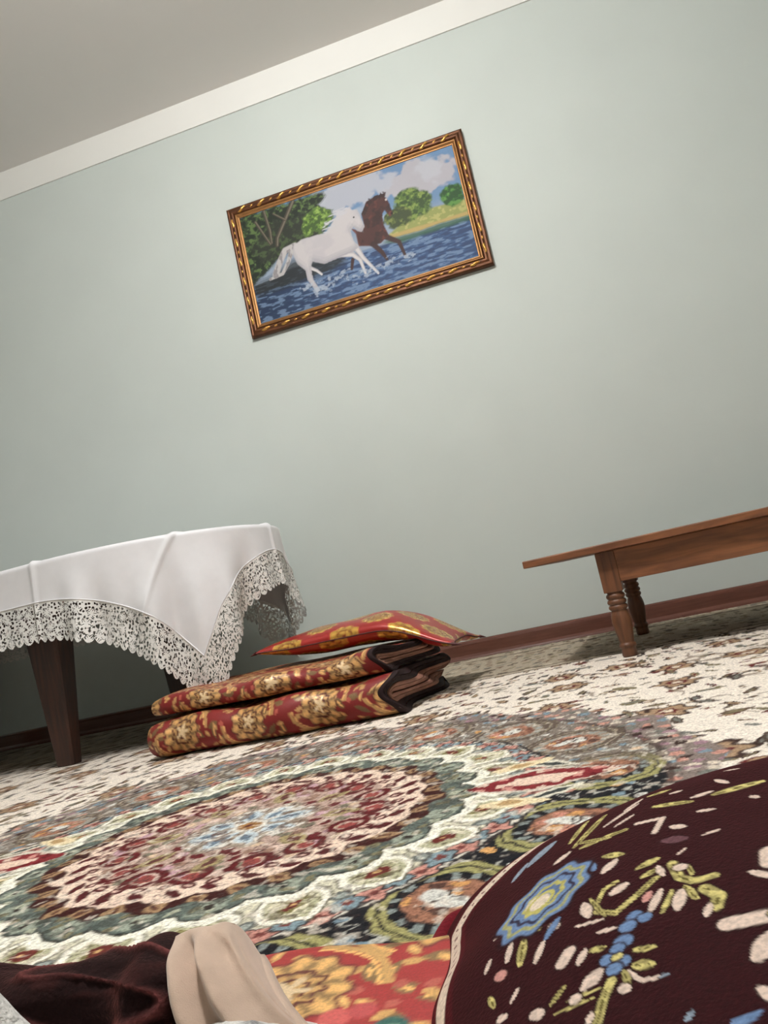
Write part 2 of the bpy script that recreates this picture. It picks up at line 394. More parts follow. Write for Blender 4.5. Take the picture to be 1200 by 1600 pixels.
    # red pendants on the long axis
    for sgn in (1, -1):
        u = dx0 * sgn - .455; t = np.clip(np.abs(u) / .115, 0, 1)
        e = np.abs(dy0) / (.062 * (1 - t ** 1.4) + 1e-4)
        p.put((1 - sm(.95, 1.05, e)) * (t < 1), (206, 196, 182)); p.put((1 - sm(.78, .86, e)) * (t < .95), (122, 44, 48))
        p.pal(((e < .8) & (t < .95) & (fd < .009)) * 1.0, fi, [(196, 140, 130), (96, 28, 32), (206, 182, 166)])
        p.put(leaf_mask(u, dy0, 0, .06, .02, .15), (222, 196, 178))
        for s2 in (1, -1):
            p.put(leaf_mask(u - .02, dy0 - s2 * .08, -.5 * s2, .055, .016, .15), (210, 206, 190)); p.put(leaf_mask(u - .02, dy0 - s2 * .08, -.5 * s2, .035, .007, .2), (60, 64, 62))
            p.put(leaf_mask(u + .03, dy0 - s2 * .10, .3 * s2, .05, .02, .15), (222, 206, 170)); p.put(leaf_mask(u + .03, dy0 - s2 * .10, .3 * s2, .022, .012, .2), (176, 146, 104))
    return p.rgba()
xs = np.concatenate([np.arange(-4.2, -2.8, .04), np.arange(-2.8, -1.35, .0065), np.arange(-1.35, .25, .0032), np.arange(.25, 1.0, .0065), np.arange(1.0, 2.21, .04)])
ys = list(np.arange(-2.1, .5, .05)); yy = .5
while yy < 3.215:
    ys.append(yy); yy += max(.0024, 1.25 * yy * yy / 360.0)
ys = np.array(ys + [3.22])
X, Y = np.meshgrid(xs, ys)
Z = .010 + .0012 * (vn(X * 300, Y * 300, 3) - .5)
P = np.stack([X, Y, Z], -1)
P[0, :, 2] = P[-1, :, 2] = .001; P[:, 0, 2] = P[:, -1, 2] = .001
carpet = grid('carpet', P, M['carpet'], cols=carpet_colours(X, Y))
tag(carpet, 'large ivory patterned carpet with round floral medallion covering the floor', 'carpet')

# ------------------------------------------------------------------ horse picture
PX0, PX1, PZ0, PZ1 = -1.145, -.008, 1.621, 2.257
pic = tag(empty('framed_picture', ((PX0 + PX1) / 2, D, PZ0)), 'gold framed picture of a white and a brown horse galloping through water', 'picture')
ox, oz = (PX0 + PX1) / 2, PZ0
SH = {
'forest':[(-0.013,1.01),(0.403,0.985),(0.411,0.933),(0.367,0.869),(0.434,0.788),(0.421,0.703),(0.347,0.58),(0.218,0.572),(0.139,0.507),(-0.004,0.341)],
'bush':[(0.29,0.803),(0.354,0.865),(0.434,0.788),(0.418,0.705),(0.354,0.644),(0.285,0.645)],
'meadow':[(0.646,0.405),(0.696,0.461),(0.856,0.522),(1.01,0.505),(1.006,0.353),(0.84,0.376),(0.666,0.387)],
'bank':[(0.611,0.393),(0.662,0.405),(0.767,0.403),(0.864,0.393),(1.009,0.395),(1.009,0.36),(0.872,0.366),(0.784,0.358),(0.669,0.37)],
'reflect':[(0.607,0.362),(0.669,0.37),(0.784,0.358),(0.872,0.366),(1.009,0.356),(1.01,0.316),(0.898,0.314),(0.767,0.312),(0.691,0.306)],
'waterline':[(0.002,0.337),(0.075,0.339),(0.2,0.399),(0.39,0.345),(0.549,0.343),(0.671,0.337),(0.782,0.337),(0.899,0.326),(1.007,0.345),(1.003,-0.01),(-0.004,-0.008)],
'shore':[(-0.001,0.362),(0.09,0.376),(0.206,0.464),(0.416,0.374),(0.454,0.303),(0.357,0.25),(0.183,0.247),(0.004,0.243)],
'white':[(0.508,0.767),(0.515,0.732),(0.538,0.723),(0.546,0.659),(0.554,0.553),(0.538,0.513),(0.52,0.534),(0.507,0.584),(0.489,0.555),(0.493,0.464),(0.509,0.389),(0.478,0.364),(0.406,0.353),(0.345,0.341),(0.294,0.397),(0.284,0.362),(0.279,0.289),(0.28,0.237),(0.3,0.123),(0.285,0.114),(0.257,0.241),(0.256,0.335),(0.225,0.418),(0.213,0.524),(0.224,0.588),(0.264,0.62),(0.339,0.615),(0.376,0.607),(0.4,0.638),(0.43,0.705),(0.457,0.742),(0.487,0.753)],
'wfront1':[(0.417,0.383),(0.477,0.343),(0.504,0.276),(0.514,0.15)],
'wfront2':[(0.497,0.401),(0.518,0.289),(0.569,0.112)],
'whind2':[(0.281,0.341),(0.305,0.303),(0.323,0.258)],
'tail1':[(0.231,0.588),(0.182,0.572),(0.146,0.48),(0.117,0.382)],
'tail2':[(0.209,0.543),(0.184,0.455),(0.149,0.372),(0.088,0.358)],
'mane1':[(0.503,0.74),(0.455,0.726),(0.415,0.672),(0.383,0.638)],
'mane2':[(0.488,0.757),(0.441,0.748),(0.4,0.696)],
'brown':[(0.68,0.792),(0.669,0.757),(0.681,0.699),(0.686,0.586),(0.672,0.563),(0.656,0.636),(0.642,0.607),(0.638,0.518),(0.648,0.407),(0.607,0.362),(0.563,0.364),(0.51,0.399),(0.511,0.513),(0.491,0.58),(0.525,0.53),(0.553,0.557),(0.554,0.671),(0.585,0.761),(0.621,0.782),(0.656,0.776)],
'bfront1':[(0.636,0.401),(0.686,0.324),(0.7,0.183)],
'bfront2':[(0.571,0.385),(0.604,0.283),(0.619,0.206)],
'bhind':[(0.472,0.297),(0.459,0.22)],
'bmane':[(0.662,0.776),(0.602,0.765),(0.563,0.665)],
'trunk1':[(0.262,0.987),(0.211,0.846),(0.159,0.705),(0.151,0.64)],
'trunk2':[(0.122,0.988),(0.132,0.794),(0.128,0.678)],
'trunk3':[(0.073,0.915),(0.121,0.671)],
'trunk4':[(0.211,0.846),(0.162,0.938)],
'pts':[(0.517,0.663),(0.672,0.723),(0.779,0.605),(0.954,0.572),(0.705,0.536),(0.845,0.802),(0.521,0.902),(0.308,0.118),(0.51,0.143),(0.62,0.173),(0.708,0.171),(0.246,0.185),(0.543,0.495),(0.683,0.588),(0.398,0.202)]}
def picture_colours(u, v):
    ar = 1.99; x = u * ar; y = v
    S = {k: [(a * ar, b) for a, b in q] for k, q in SH.items()}
    p = Paint(u.shape, (116, 148, 184))
    n1 = fbm(u * 9, v * 7, 301, 4); n2 = fbm(u * 70, v * 40, 302, 2); n3 = fbm(u * 26, v * 60, 303, 3)
    p.put(sm(.35, 1.0, v) * .35, (86, 128, 176))
    def blob(c, rx, ry, amp=.5, seed=0):
        e = np.hypot((x - c[0]) / rx, (y - c[1]) / ry) + amp * (fbm(u * 24, v * 14, 310 + seed, 3) - .5)
        return 1 - sm(.85, 1.1, e)
    pts = S['pts']
    p.put(blob(pts[5], .33, .17, .9, 1) * .9, (190, 186, 192)); p.put(blob(pts[6], .36, .17, .9, 2) * .95, (186, 190, 202)); p.put(sm(.55, .72, n1) * sm(.4, .6, v) * .5, (200, 206, 216))
    p.put(sm(.62, .45, v) * .5, (178, 184, 192))
    def foliage(mask, dark, mid, light, seed, thr=.5):
        q = fbm(u * 60, v * 34, seed, 3)
        p.put(mask, mid); p.put(mask * sm(.52, .42, q), dark); p.put(mask * sm(.56, .68, q), light)
    edge = .05 * (fbm(u * 30, v * 18, 330, 2) - .5)
    foliage(polysoft(x + edge, y + edge, S['forest'], .01), (30, 40, 30), (50, 66, 42), (92, 116, 66), 340)
    p.put(polysoft(x, y, S['forest'], .03) * blob((.36, .66), .34, .2, .6, 9) * .6, (48, 54, 44))
    foliage(polysoft(x + edge, y + edge, S['bush'], .01), (66, 92, 42), (104, 138, 58), (150, 180, 92), 344)
    for k, (nm, w) in enumerate((('trunk1', .020), ('trunk2', .015), ('trunk3', .013), ('trunk4', .010))):
        p.put(stroke(x, y, S[nm], w, w * .8), (74, 66, 58)); p.put(stroke(x - .004, y, S[nm], w * .45, w * .3), (116, 108, 94))
    p.put(polysoft(x, y, S['meadow'], .006), (150, 158, 92)); p.put(polysoft(x, y, S['meadow'], .006) * sm(.5, .7, n2), (182, 178, 112))
    foliage(blob(pts[2], .175, .135, .6, 3), (52, 76, 36), (84, 112, 50), (130, 152, 76), 350)
    foliage(blob(pts[4], .12, .09, .6, 5), (58, 72, 40), (86, 102, 52), (122, 134, 72), 351)
    foliage(blob(pts[3], .105, .10, .5, 4), (36, 78, 36), (58, 112, 46), (92, 142, 66), 352)
    p.put(polysoft(x, y, S['waterline'], .006), (52, 84, 128))
    wz = polysoft(x, y, S['waterline'], .006)
    p.put(wz * sm(.55, .0, u) * .75, (22, 38, 56)); p.put(wz * sm(.52, .62, n3) * .6, (128, 154, 188)); p.put(wz * sm(.48, .36, n3) * .6, (28, 46, 82))
    p.put(polysoft(x, y, S['shore'], .02) * .85, (34, 38, 32))
    p.put(polysoft(x, y, S['bank'], .005), (188, 164, 104)); p.put(polysoft(x, y, S['reflect'], .008) * .85, (48, 92, 62))
    # brown horse
    for nm, w0, w1 in (('bfront2', .026, .011), ('bfront1', .026, .011), ('bhind', .016, .012)):
        p.put(stroke(x, y, S[nm], w0, w1), (58, 34, 32))
    bh = polysoft(x, y, S['brown'], .004); p.put(bh, (74, 40, 36)); p.put(bh * sm(.45, .7, fbm(u * 34, v * 12, 377, 3)) * .8, (116, 60, 50)); p.put(bh * sm(.5, .35, fbm(u * 26, v * 14, 378, 3)) * .8, (44, 26, 26))
    p.put(stroke(x, y, S['bmane'], .026, .018) * sm(.35, .55, n2), (48, 26, 26))
    p.put(1 - sm(.008, .012, np.hypot(x - pts[1][0], y - pts[1][1])), (212, 196, 190)); p.put(1 - sm(.009, .014, np.hypot(x - pts[13][0], y - pts[13][1])), (40, 24, 26))
    # white horse
    for nm, w0, w1 in (('wfront2', .026, .010), ('wfront1', .026, .011), ('whind2', .015, .010)):
        p.put(stroke(x, y, S[nm], w0, w1), (190, 186, 190)); p.put(stroke(x, y + .005, S[nm], w0 * .6, w1 * .6), (220, 216, 216))
    for nm, w0, w1 in (('tail1', .026, .030), ('tail2', .022, .012)):
        m = stroke(x, y, S[nm], w0, w1); p.put(m, (196, 192, 192)); p.put(m * sm(.5, .62, fbm(u * 90, v * 20, 360, 2)), (150, 146, 148))
    wh = polysoft(x, y, S['white'], .004); p.put(wh, (208, 204, 206))
    p.put(wh * sm(.55, .7, n1) * .5, (190, 186, 194)); p.put(wh * polysoft(x, y - .045, S['white'], .03) * 0, (180, 176, 186))
    low = wh * (1 - polysoft(x, y - .035, S['white'], .02)); p.put(low * .7, (158, 156, 168))
    for nm in ('mane1', 'mane2'):
        m = stroke(x, y, S[nm], .024, .034); p.put(m * sm(.4, .55, fbm(u * 30, v * 90, 366, 2)), (206, 206, 212))
    p.put(1 - sm(.006, .009, np.hypot(x - pts[0][0], y - pts[0][1])), (50, 46, 52)); p.put(.5 * (1 - sm(.006, .012, np.hypot(x - pts[12][0] - .0, y - pts[12][1] - .015))), (90, 84, 90))
    # splashes
    for k, (i, rx, ry) in enumerate(((7, .13, .055), (8, .16, .06), (9, .12, .045), (10, .10, .04), (11, .12, .04), (14, .14, .05))):
        e = np.exp(-(((x - pts[i][0]) / rx) ** 2 + ((y - pts[i][1]) / ry) ** 2))
        p.put(.8 * sm(.62, .80, fbm(u * 60, v * 40, 370 + k, 3) * .75 + e * .42) * (e > .15) * .85, (186, 198, 214))
    p.mul(np.full(u.shape, .78))
    return p.rgba()
CX0, CX1, CZ0, CZ1 = -1.098, -.056, 1.678, 2.206
gx = np.linspace(CX0, CX1, 500); gz = np.linspace(CZ0, CZ1, 254)
GX, GZ = np.meshgrid(gx, gz)
P = np.stack([GX - ox, np.full(GX.shape, -.016), GZ - oz], -1)
grid('canvas', P, M['canvas'], pic, cols=picture_colours((GX + 1.094) / 1.0325, (GZ - 1.683) / .519))
box('backing_board', PX0 + .01 - ox, PX1 - .01 - ox, -.012, -.001, PZ0 + .01 - oz, PZ1 - .01 - oz, M['darkwood'], pic)
W2, H2 = (PX1 - PX0) / 2, (PZ1 - PZ0) / 2
def rail(name, prof, side, mat):
    """mitred moulding; prof = (inset from outer edge, depth towards the room)"""
    bm = bmesh.new(); rows = []
    for end in (-1, 1):
        row = []
        for w, d in prof:
            if side in 'tb':
                s = 1 if side == 't' else -1; row.append(bm.verts.new((end * (W2 - w), -d, H2 + s * (H2 - w))))
            else:
                s = 1 if side == 'r' else -1; row.append(bm.verts.new((s * (W2 - w), -d, H2 + end * (H2 - w))))
        rows.append(row)
    n = len(prof)
    for i in range(n): bm.faces.new((rows[0][i], rows[0][(i + 1) % n], rows[1][(i + 1) % n], rows[1][i]))
    return bm_obj(name, bm, mat, pic, True)
pf = [(0, .002), (0, .022), (.004, .028), (.009, .029), (.012, .026), (.018, .031), (.026, .033), (.033, .029), (.036, .024), (.037, .002)]
pl = [(.037, .002), (.037, .026), (.040, .028), (.044, .025), (.050, .019), (.0535, .020), (.056, .017), (.056, .002)]
def leaf_mesh():
    ny, nx = 9, 9
    u = np.linspace(-1, 1, nx); t = np.linspace(0, np.pi, ny)
    U, TT = np.meshgrid(u, t)
    wdt = (1 - U ** 2) ** .6 + .02
    Xl = .024 * U; Zl = .0075 * wdt * np.cos(TT) + .006 * np.sin(U * 2.2); Yl = -.008 * wdt * np.sin(TT) * (1 + .25 * np.cos(U * 9))
    return raw_mesh('leaf', np.stack([Xl, Yl, Zl], -1), grid_faces(ny, nx))
LM = leaf_mesh(); LM.materials.append(M['gold'])
def bead_mesh():
    ny, nx = 6, 7
    U, TT = np.meshgrid(np.linspace(-1, 1, nx), np.linspace(0, np.pi, ny)); wdt = np.sqrt(1 - U ** 2) + .02
    return raw_mesh('bead', np.stack([.010 * U, -.006 * wdt * np.sin(TT), .005 * wdt * np.cos(TT) + .003 * U], -1), grid_faces(ny, nx))
BM_ = bead_mesh(); BM_.materials.append(M['gold'])
for side in 'tblr':
    ra = rail('frame_rail', pf, side, M['bronze']); rail('gilt_lip', pl, side, M['gilt'])
    half = (W2 if side in 'tb' else H2) - .03; n = 11 if side in 'tb' else 6
    for k in range(n):
        for kind in (0, 1):
            t = -half + 2 * half * (k + (.5 if kind == 0 else 1.0)) / n
            if kind and k == n - 1: continue
            o = bpy.data.objects.new('leaf' if kind == 0 else 'bead', LM if kind == 0 else BM_); C.objects.link(o); o.parent = ra
            if side in 'tb':
                o.location = (t, -.029, H2 + (1 if side == 't' else -1) * (H2 - .0225)); o.rotation_euler = (0, -.18 if side == 't' else .18, 0)
            else:
                o.location = ((1 if side == 'r' else -1) * (W2 - .0225), -.029, H2 + t); o.rotation_euler = (0, math.pi / 2 + .30, 0)

# ------------------------------------------------------------------ oval dining table and tablecloth
TX, TY, HS, EA, EB, TZ = -2.27, 2.63, .62, .62, .48, .672
def outline(off, n=40):
    a, b = EA + off, EB + off
    t = np.linspace(-np.pi / 2, np.pi / 2, n)
    r = np.stack([HS + a * np.cos(t), b * np.sin(t)], -1); l = np.stack([-HS - a * np.cos(t), -b * np.sin(t)], -1)
    return np.concatenate([r, l])
TROT = math.radians(-3.5)
_l = Matrix.Rotation(TROT, 3, 'Z') @ Vector((.55, -.36, 0))
TLX, TLY = TX + .55 - _l.x, TY - .36 - _l.y          # turned a little about its front right leg
table = tag(empty('dining_table', (TLX, TLY, 0), TROT), 'dark brown oval dining table with tapered legs under the white lace tablecloth', 'table')
rings = []
for off, z in ((-.6 * EB, TZ), (-.004, TZ), (0, TZ - .004), (0, TZ - .026), (-.004, TZ - .03), (-.6 * EB, TZ - .03)):
    o2 = outline(off) if off > -.1 else outline(0) * .3
    rings.append(np.concatenate([o2, np.full((len(o2), 1), z)], 1))
grid('tabletop', np.array(rings), M['darkwood'], table, wrap_x=True, wrap_y=True, smooth=False)
FZ = .0108
for sx in (-1, 1):
    for sy in (-1, 1):
        x0, y0 = sx * .55, sy * .36
        prof = [(FZ, .022, .032), (FZ + .002, .024, .0335), (.43, .044, .063), (.56, .047, .067), (TZ - .031, .047, .067)]
        bm = bmesh.new(); lv = []
        for z, hy, hx in prof:
            c = .006
            lv.append([bm.verts.new((x0 + a, y0 + b_, z)) for a, b_ in ((-hx + c, -hy), (hx - c, -hy), (hx, -hy + c), (hx, hy - c), (hx - c, hy), (-hx + c, hy), (-hx, hy - c), (-hx, -hy + c))])
        for a, b_ in zip(lv[:-1], lv[1:]):
            for i in range(8): bm.faces.new((a[i], a[(i + 1) % 8], b_[(i + 1) % 8], b_[i]))
        bm.faces.new(lv[0]); bm.faces.new(lv[-1])
        bm_obj('leg', bm, M['darkwood'], table)
for sy in (-1, 1): box('apron', -.50, .50, sy * .35 - .011, sy * .35 + .011, TZ - .12, TZ - .031, M['darkwood'], table, .002)
for sx in (-1, 1): box('apron', sx * .55 - .011, sx * .55 + .011, -.31, .31, TZ - .12, TZ - .031, M['darkwood'], table, .002)

CA, CB, LW = 1.47, .746, .128
def nearest(u, v):
    """nearest point of the table outline, signed distance and outward normal, table coordinates"""
    au, av = np.abs(u), np.abs(v)
    px = np.maximum(au - HS, 0); py = av
    tx = np.full(u.shape, .7071); ty = tx.copy()
    for _ in range(6):
        x = EA * tx; y = EB * ty
        ex = (EA ** 2 - EB ** 2) * tx ** 3 / EA; ey = (EB ** 2 - EA ** 2) * ty ** 3 / EB
        r = np.hypot(x - ex, y - ey); qx = px - ex; qy = py - ey; q = np.hypot(qx, qy) + 1e-9
        tx = np.clip((qx * r / q + ex) / EA, 0, 1); ty = np.clip((qy * r / q + ey) / EB, 0, 1)
        t = np.hypot(tx, ty) + 1e-9; tx /= t; ty /= t
    x = EA * tx; y = EB * ty; nx = tx / EA; ny = ty / EB; nn = np.hypot(nx, ny); nx /= nn; ny /= nn
    st = au < HS
    x = np.where(st, 0, x); nx = np.where(st, 0, nx); y = np.where(st, EB, y); ny = np.where(st, 1, ny)
    d = (px - x) * nx + (py - y) * ny
    sx = np.where(u < 0, -1, 1); sy = np.where(v < 0, -1, 1)
    X = np.where(st, au, HS + x) * sx
    ang = np.arctan2(y, x)
    s = np.where(st, au, HS + (np.pi / 2 - ang) * .56)
    return X, y * sy, nx * sx, ny * sy, d, s, sx, sy
def drape(u, v, lift=0.0):
    X, Yn, nx, ny, d, s, sx, sy = nearest(u, v)
    rr = .014; L = rr * np.pi / 2
    dd = np.maximum(d, 0); a = np.clip(dd / L, 0, 1) * np.pi / 2
    hang = np.maximum(dd - L, 0)
    hang = np.where(hang < .24, hang, .24 + (hang - .24) * 1.15)
    g = sm(.0, .34, hang)
    ph = s * sx * 1.0 + sy * .37
    wave = .55 * np.sin(ph * 30 + 1.1) + .35 * np.sin(ph * 52 + 2.0 * sy) + .35 * np.sin(ph * 17 + .6)
    out = rr * np.sin(a) + .012 * g + .038 * g * wave * sm(.35, .9, np.abs(s)) + .008 * g * np.sin(ph * 23)
    # ironed creases
    wu = u + TX; wv = v + TY
    cr = 0
    for c0, arr in ((-1.20, wu), (-1.63, wu), (-2.06, wu), (2.63, wv)):
        cr = cr + .0075 * np.clip(1 - np.abs(arr - c0) / .014, 0, 1)
    out = out + cr * np.sin(a) + lift * np.sin(a)
    out = out + .024 * g * (fbm(u * 6 + 9, v * 6 + 9, 801, 2) - .5)
    low = np.maximum(hang - (TZ - .186), 0)                  # the tip comes to rest on the folded mattress
    out = out + low * .5; hang = hang - low * .92
    x = np.where(d > 0, X + nx * out, u); y = np.where(d > 0, Yn + ny * out, v)
    z = TZ + .002 + cr * np.cos(a) + lift * np.cos(a) - rr * (1 - np.cos(a)) * (d > 0) - hang
    return np.stack([x, y, z], -1)
cloth = tag(empty('tablecloth', (TLX, TLY, TZ), TROT), 'white damask tablecloth with wide lace edging hanging over the oval table', 'tablecloth')
U, V = np.meshgrid(np.arange(-CA + LW, CA - LW + .001, (2 * CA - 2 * LW) / 400), np.arange(-CB + LW, CB - LW + .0005, (2 * CB - 2 * LW) / 190))
P = drape(U, V); P[..., 2] -= TZ
grid('cloth_body', P, M['cloth'], cloth)
def lace_keep(u, v):
    """True where there is thread"""
    ins = np.minimum(CA - np.abs(u), CB - np.abs(v))          # distance from the outer edge
    along = np.where((CA - np.abs(u)) < (CB - np.abs(v)), v, u)
    scal = .016 * (1 - np.abs(np.sin(along * np.pi / .034)) ** .6)
    dx, dy, idn, d = cells(u, v, .0125, 401, .75)
    hole = d < .0031 + .0014 * idn
    fx, fy, fi, fd = cells(u, v, .042, 421, .5)
    ta = np.arctan2(fy, fx); pr = fd / (.013 + .0035 * np.cos(5 * ta + fi * 6))
    k = np.where(pr < 1, (np.abs(np.sin(2.5 * ta + fi * 3)) > .22) | (pr < .35), np.where(pr < 1.22, False | (idn > .55), ~hole))
    k &= ins > scal
    k |= (ins > LW - .007)
    k |= (ins > scal) & (ins < scal + .0045)
    return k & (ins > scal * .98)
def lace_strip(us, vs):
    U, V = np.meshgrid(us, vs); P = drape(U, V, .0006); P[..., 2] -= TZ
    uc = (us[1:] + us[:-1]) / 2; vc = (vs[1:] + vs[:-1]) / 2
    A, B = np.meshgrid(uc, vc)
    return P.reshape(-1, 3), grid_faces(len(vs), len(us), keep=lace_keep(A, B))
fine = np.concatenate([np.arange(-CA, -.15, .006), np.arange(-.15, CA + .0005, .0021)])
strips = [lace_strip(fine, np.linspace(-CB, -CB + LW, 58)), lace_strip(fine, np.linspace(CB - LW, CB, 58)),
          lace_strip(np.linspace(CA - LW, CA, 58), np.linspace(-CB + LW, CB - LW, 600)), lace_strip(np.linspace(-CA, -CA + LW, 22), np.linspace(-CB + LW, CB - LW, 220))]
vs_, fs_, nb = [], [], 0
for a, f in strips:
    vs_.append(a); fs_.append(f + nb); nb += len(a)
vs_ = np.concatenate(vs_); fs_ = np.concatenate(fs_)
used = np.unique(fs_); remap = np.zeros(nb, np.int64); remap[used] = np.arange(len(used))
lace = link('lace_edging', raw_mesh('lace_edging', vs_[used], remap[fs_]), M['lace'], cloth); lace['label'] = 'openwork floral lace with scalloped edge'
for (ua, va, ub, vb) in ((-CA + LW, -CB + LW, CA - LW, -CB + LW), (CA - LW, -CB + LW, CA - LW, CB - LW), (-CA + LW, CB - LW, CA - LW, CB - LW)):
    n = 500; t = np.linspace(0, 1, n); uu = ua + (ub - ua) * t; vv = va + (vb - va) * t
    c0 = drape(uu, vv, .0012); c0[:, 2] -= TZ; rd = .0022
    th = np.linspace(0, 2 * np.pi, 6, endpoint=False)
    P = np.array([[c0[i] + np.array([rd * math.cos(q) * .5, rd * math.cos(q), rd * math.sin(q)]) for q in th] for i in range(n)])
    grid('hem_seam', P, M['cloth'], cloth, wrap_x=True)

# ------------------------------------------------------------------ low wooden bench table
bench = tag(empty('low_wooden_table', (.104, 2.335, FZ), math.radians(-9)), 'low brown wooden table with turned legs standing by the mint wall', 'table')
BT = .329
box('table_top', -.232, 1.32, -.058, .60, BT - .022, BT, M['bench'], bench, .003)
shaft = [(.189, .024), (.184, .0215), (.180, .026), (.174, .0275), (.169, .025), (.1665, .022), (.164, .026), (.158, .028), (.153, .026), (.1505, .022), (.148, .026), (.142, .0275), (.137, .025), (.134, .0215),
         (.128, .0245), (.115, .0275), (.10, .0285), (.08, .0265), (.055, .0225), (.042, .0205), (.039, .0205), (.037, .0235), (.032, .0245), (.027, .0235), (.025, .021), (.020, .021), (.004, .022), (0, .019), (0, .001)]
for px in (0, 1.08):
    for py in (0, .54):
        lg = box('leg', px - .027, px + .027, py - .027, py + .027, .188, BT - .0225, M['benchleg'], bench, .002)
        lathe('turned_shaft', shaft, M['benchleg'], lg, 24, (px, py, 0))
box('apron', .027, 1.053, -.025, -.005, .214, BT - .0225, M['bench'], bench, .002)
box('apron', .027, 1.053, .541, .561, .214, BT - .0225, M['bench'], bench, .002)
for px in (0, 1.08): box('apron', px - .010, px + .010, .027, .513, .214, BT - .0225, M['bench'], bench, .002)

# ------------------------------------------------------------------ brocade pattern
def brocade(u, v, red=(122, 30, 28), gold=(188, 146, 94), scale=1.0, seed=0):
    u = u / scale; v = v / scale
    u = u + .006 * (fbm(u * 30, v * 30, 501 + seed) - .5); v = v + .006 * (fbm(u * 30, v * 30, 502 + seed) - .5)
    p = Paint(u.shape, red)
    dk = tuple(c * .62 for c in gold); lt = tuple(min(255, c * 1.22) for c in gold); dred = tuple(c * .6 for c in red); pk = (172, 84, 70)
    # small leaves filling the ground
    for k, (s, l, w) in enumerate(((.036, .017, .0075), (.026, .011, .005))):
        dx, dy, i, d = cells(u, v, s, 520 + 9 * k + seed)
        p.put((i > .36) * leaf_mask(dx, dy, i * 6.28, l, w, .25), gold if k else dk, .8); p.put((i > .65) * leaf_mask(dx, dy, i * 6.28, l * .6, w * .35, .3), lt, 1); p.put((i < .12) * (d < .006), pk)
    # half-drop lattice of blossoms
    SX, SY = .21, .21
    for off in (0, 1):
        k = np.round((u - off * SX / 2) / SX); j = np.round((v - off * SY / 2) / SY)
        x = u - off * SX / 2 - k * SX; y = v - off * SY / 2 - j * SY
        q = np.hypot(x, y); a = np.arctan2(y, x)
        # ogee scroll around the blossom
        for rr, w, col in ((.072, .0042, gold), (.0655, .0016, lt)):
            p.put((1 - sm(w * .7, w * 1.3, np.abs(q - rr - .006 * np.cos(2 * a)))) * (np.sin(a * 2 + off) > .1), col, .9)
        ed = .050 * (1 + .09 * np.cos(11 * a))
        p.put(1 - sm(.95, 1.06, q / ed), dred); e = q / (ed * .93)
        p.put(1 - sm(.95, 1.05, e), gold, .9)
        pet = np.cos(11 * a)
        p.put((e < .95) * (e > .55) * (pet < -.55) * .8, dk, .6); p.put((e < .95) * (e > .6) * (pet > .5) * .7, lt, 1)
        p.put((1 - sm(.03, .08, np.abs(e - .55 - .05 * np.cos(9 * a)))), dred); p.put((e < .5) * (np.cos(8 * a + .5) < -.3) * .7, dk, .6)
        p.put((1 - sm(.02, .06, np.abs(e - .3))), dred); st = q / (.012 * (1 + .6 * np.cos(5 * a)) + 1e-4); p.put(1 - sm(.8, 1.1, st), (226, 200, 160), 1)
    return p.rgba()

# ------------------------------------------------------------------ folded mattresses
def fold_path(yf, yb, z0, tl, n=18):
    """centre line (y,z) of a pad folded twice: outer layer round the front, then the inner layer"""
    zc = z0 + 2 * tl; ro = 1.5 * tl; ri = .5 * tl
    pts = []
    def line(a, b, k):
        for t in np.linspace(0, 1, k, endpoint=False): pts.append((a[0] + (b[0] - a[0]) * t, a[1] + (b[1] - a[1]) * t))
    def arc(cy, cz, r, a0, a1, k):
        for t in np.linspace(a0, a1, k, endpoint=False): pts.append((cy + r * math.cos(t), cz + r * math.sin(t)))
    cyf = yf + ro + tl / 2
    line((yb, zc - ro), (cyf, zc - ro), 60)
    arc(cyf, zc, ro, -math.pi / 2, -math.pi * 1.5, 40)
    line((cyf, zc + ro), (yb - .035, zc + ro), 60)
    arc(yb - .035, zc + tl, ri, math.pi / 2, -math.pi / 2, 12)
    line((yb - .035, zc + ri), (cyf + .01, zc + ri), 30)
    arc(cyf + .01, zc, ri, math.pi / 2, math.pi * 1.5, 14)
    line((cyf + .01, zc - ri), (yb - .02, zc - ri), 30)
    pts.append((yb - .02, zc - ri))
    return np.array(pts), 60 + 40 + 60 + 6
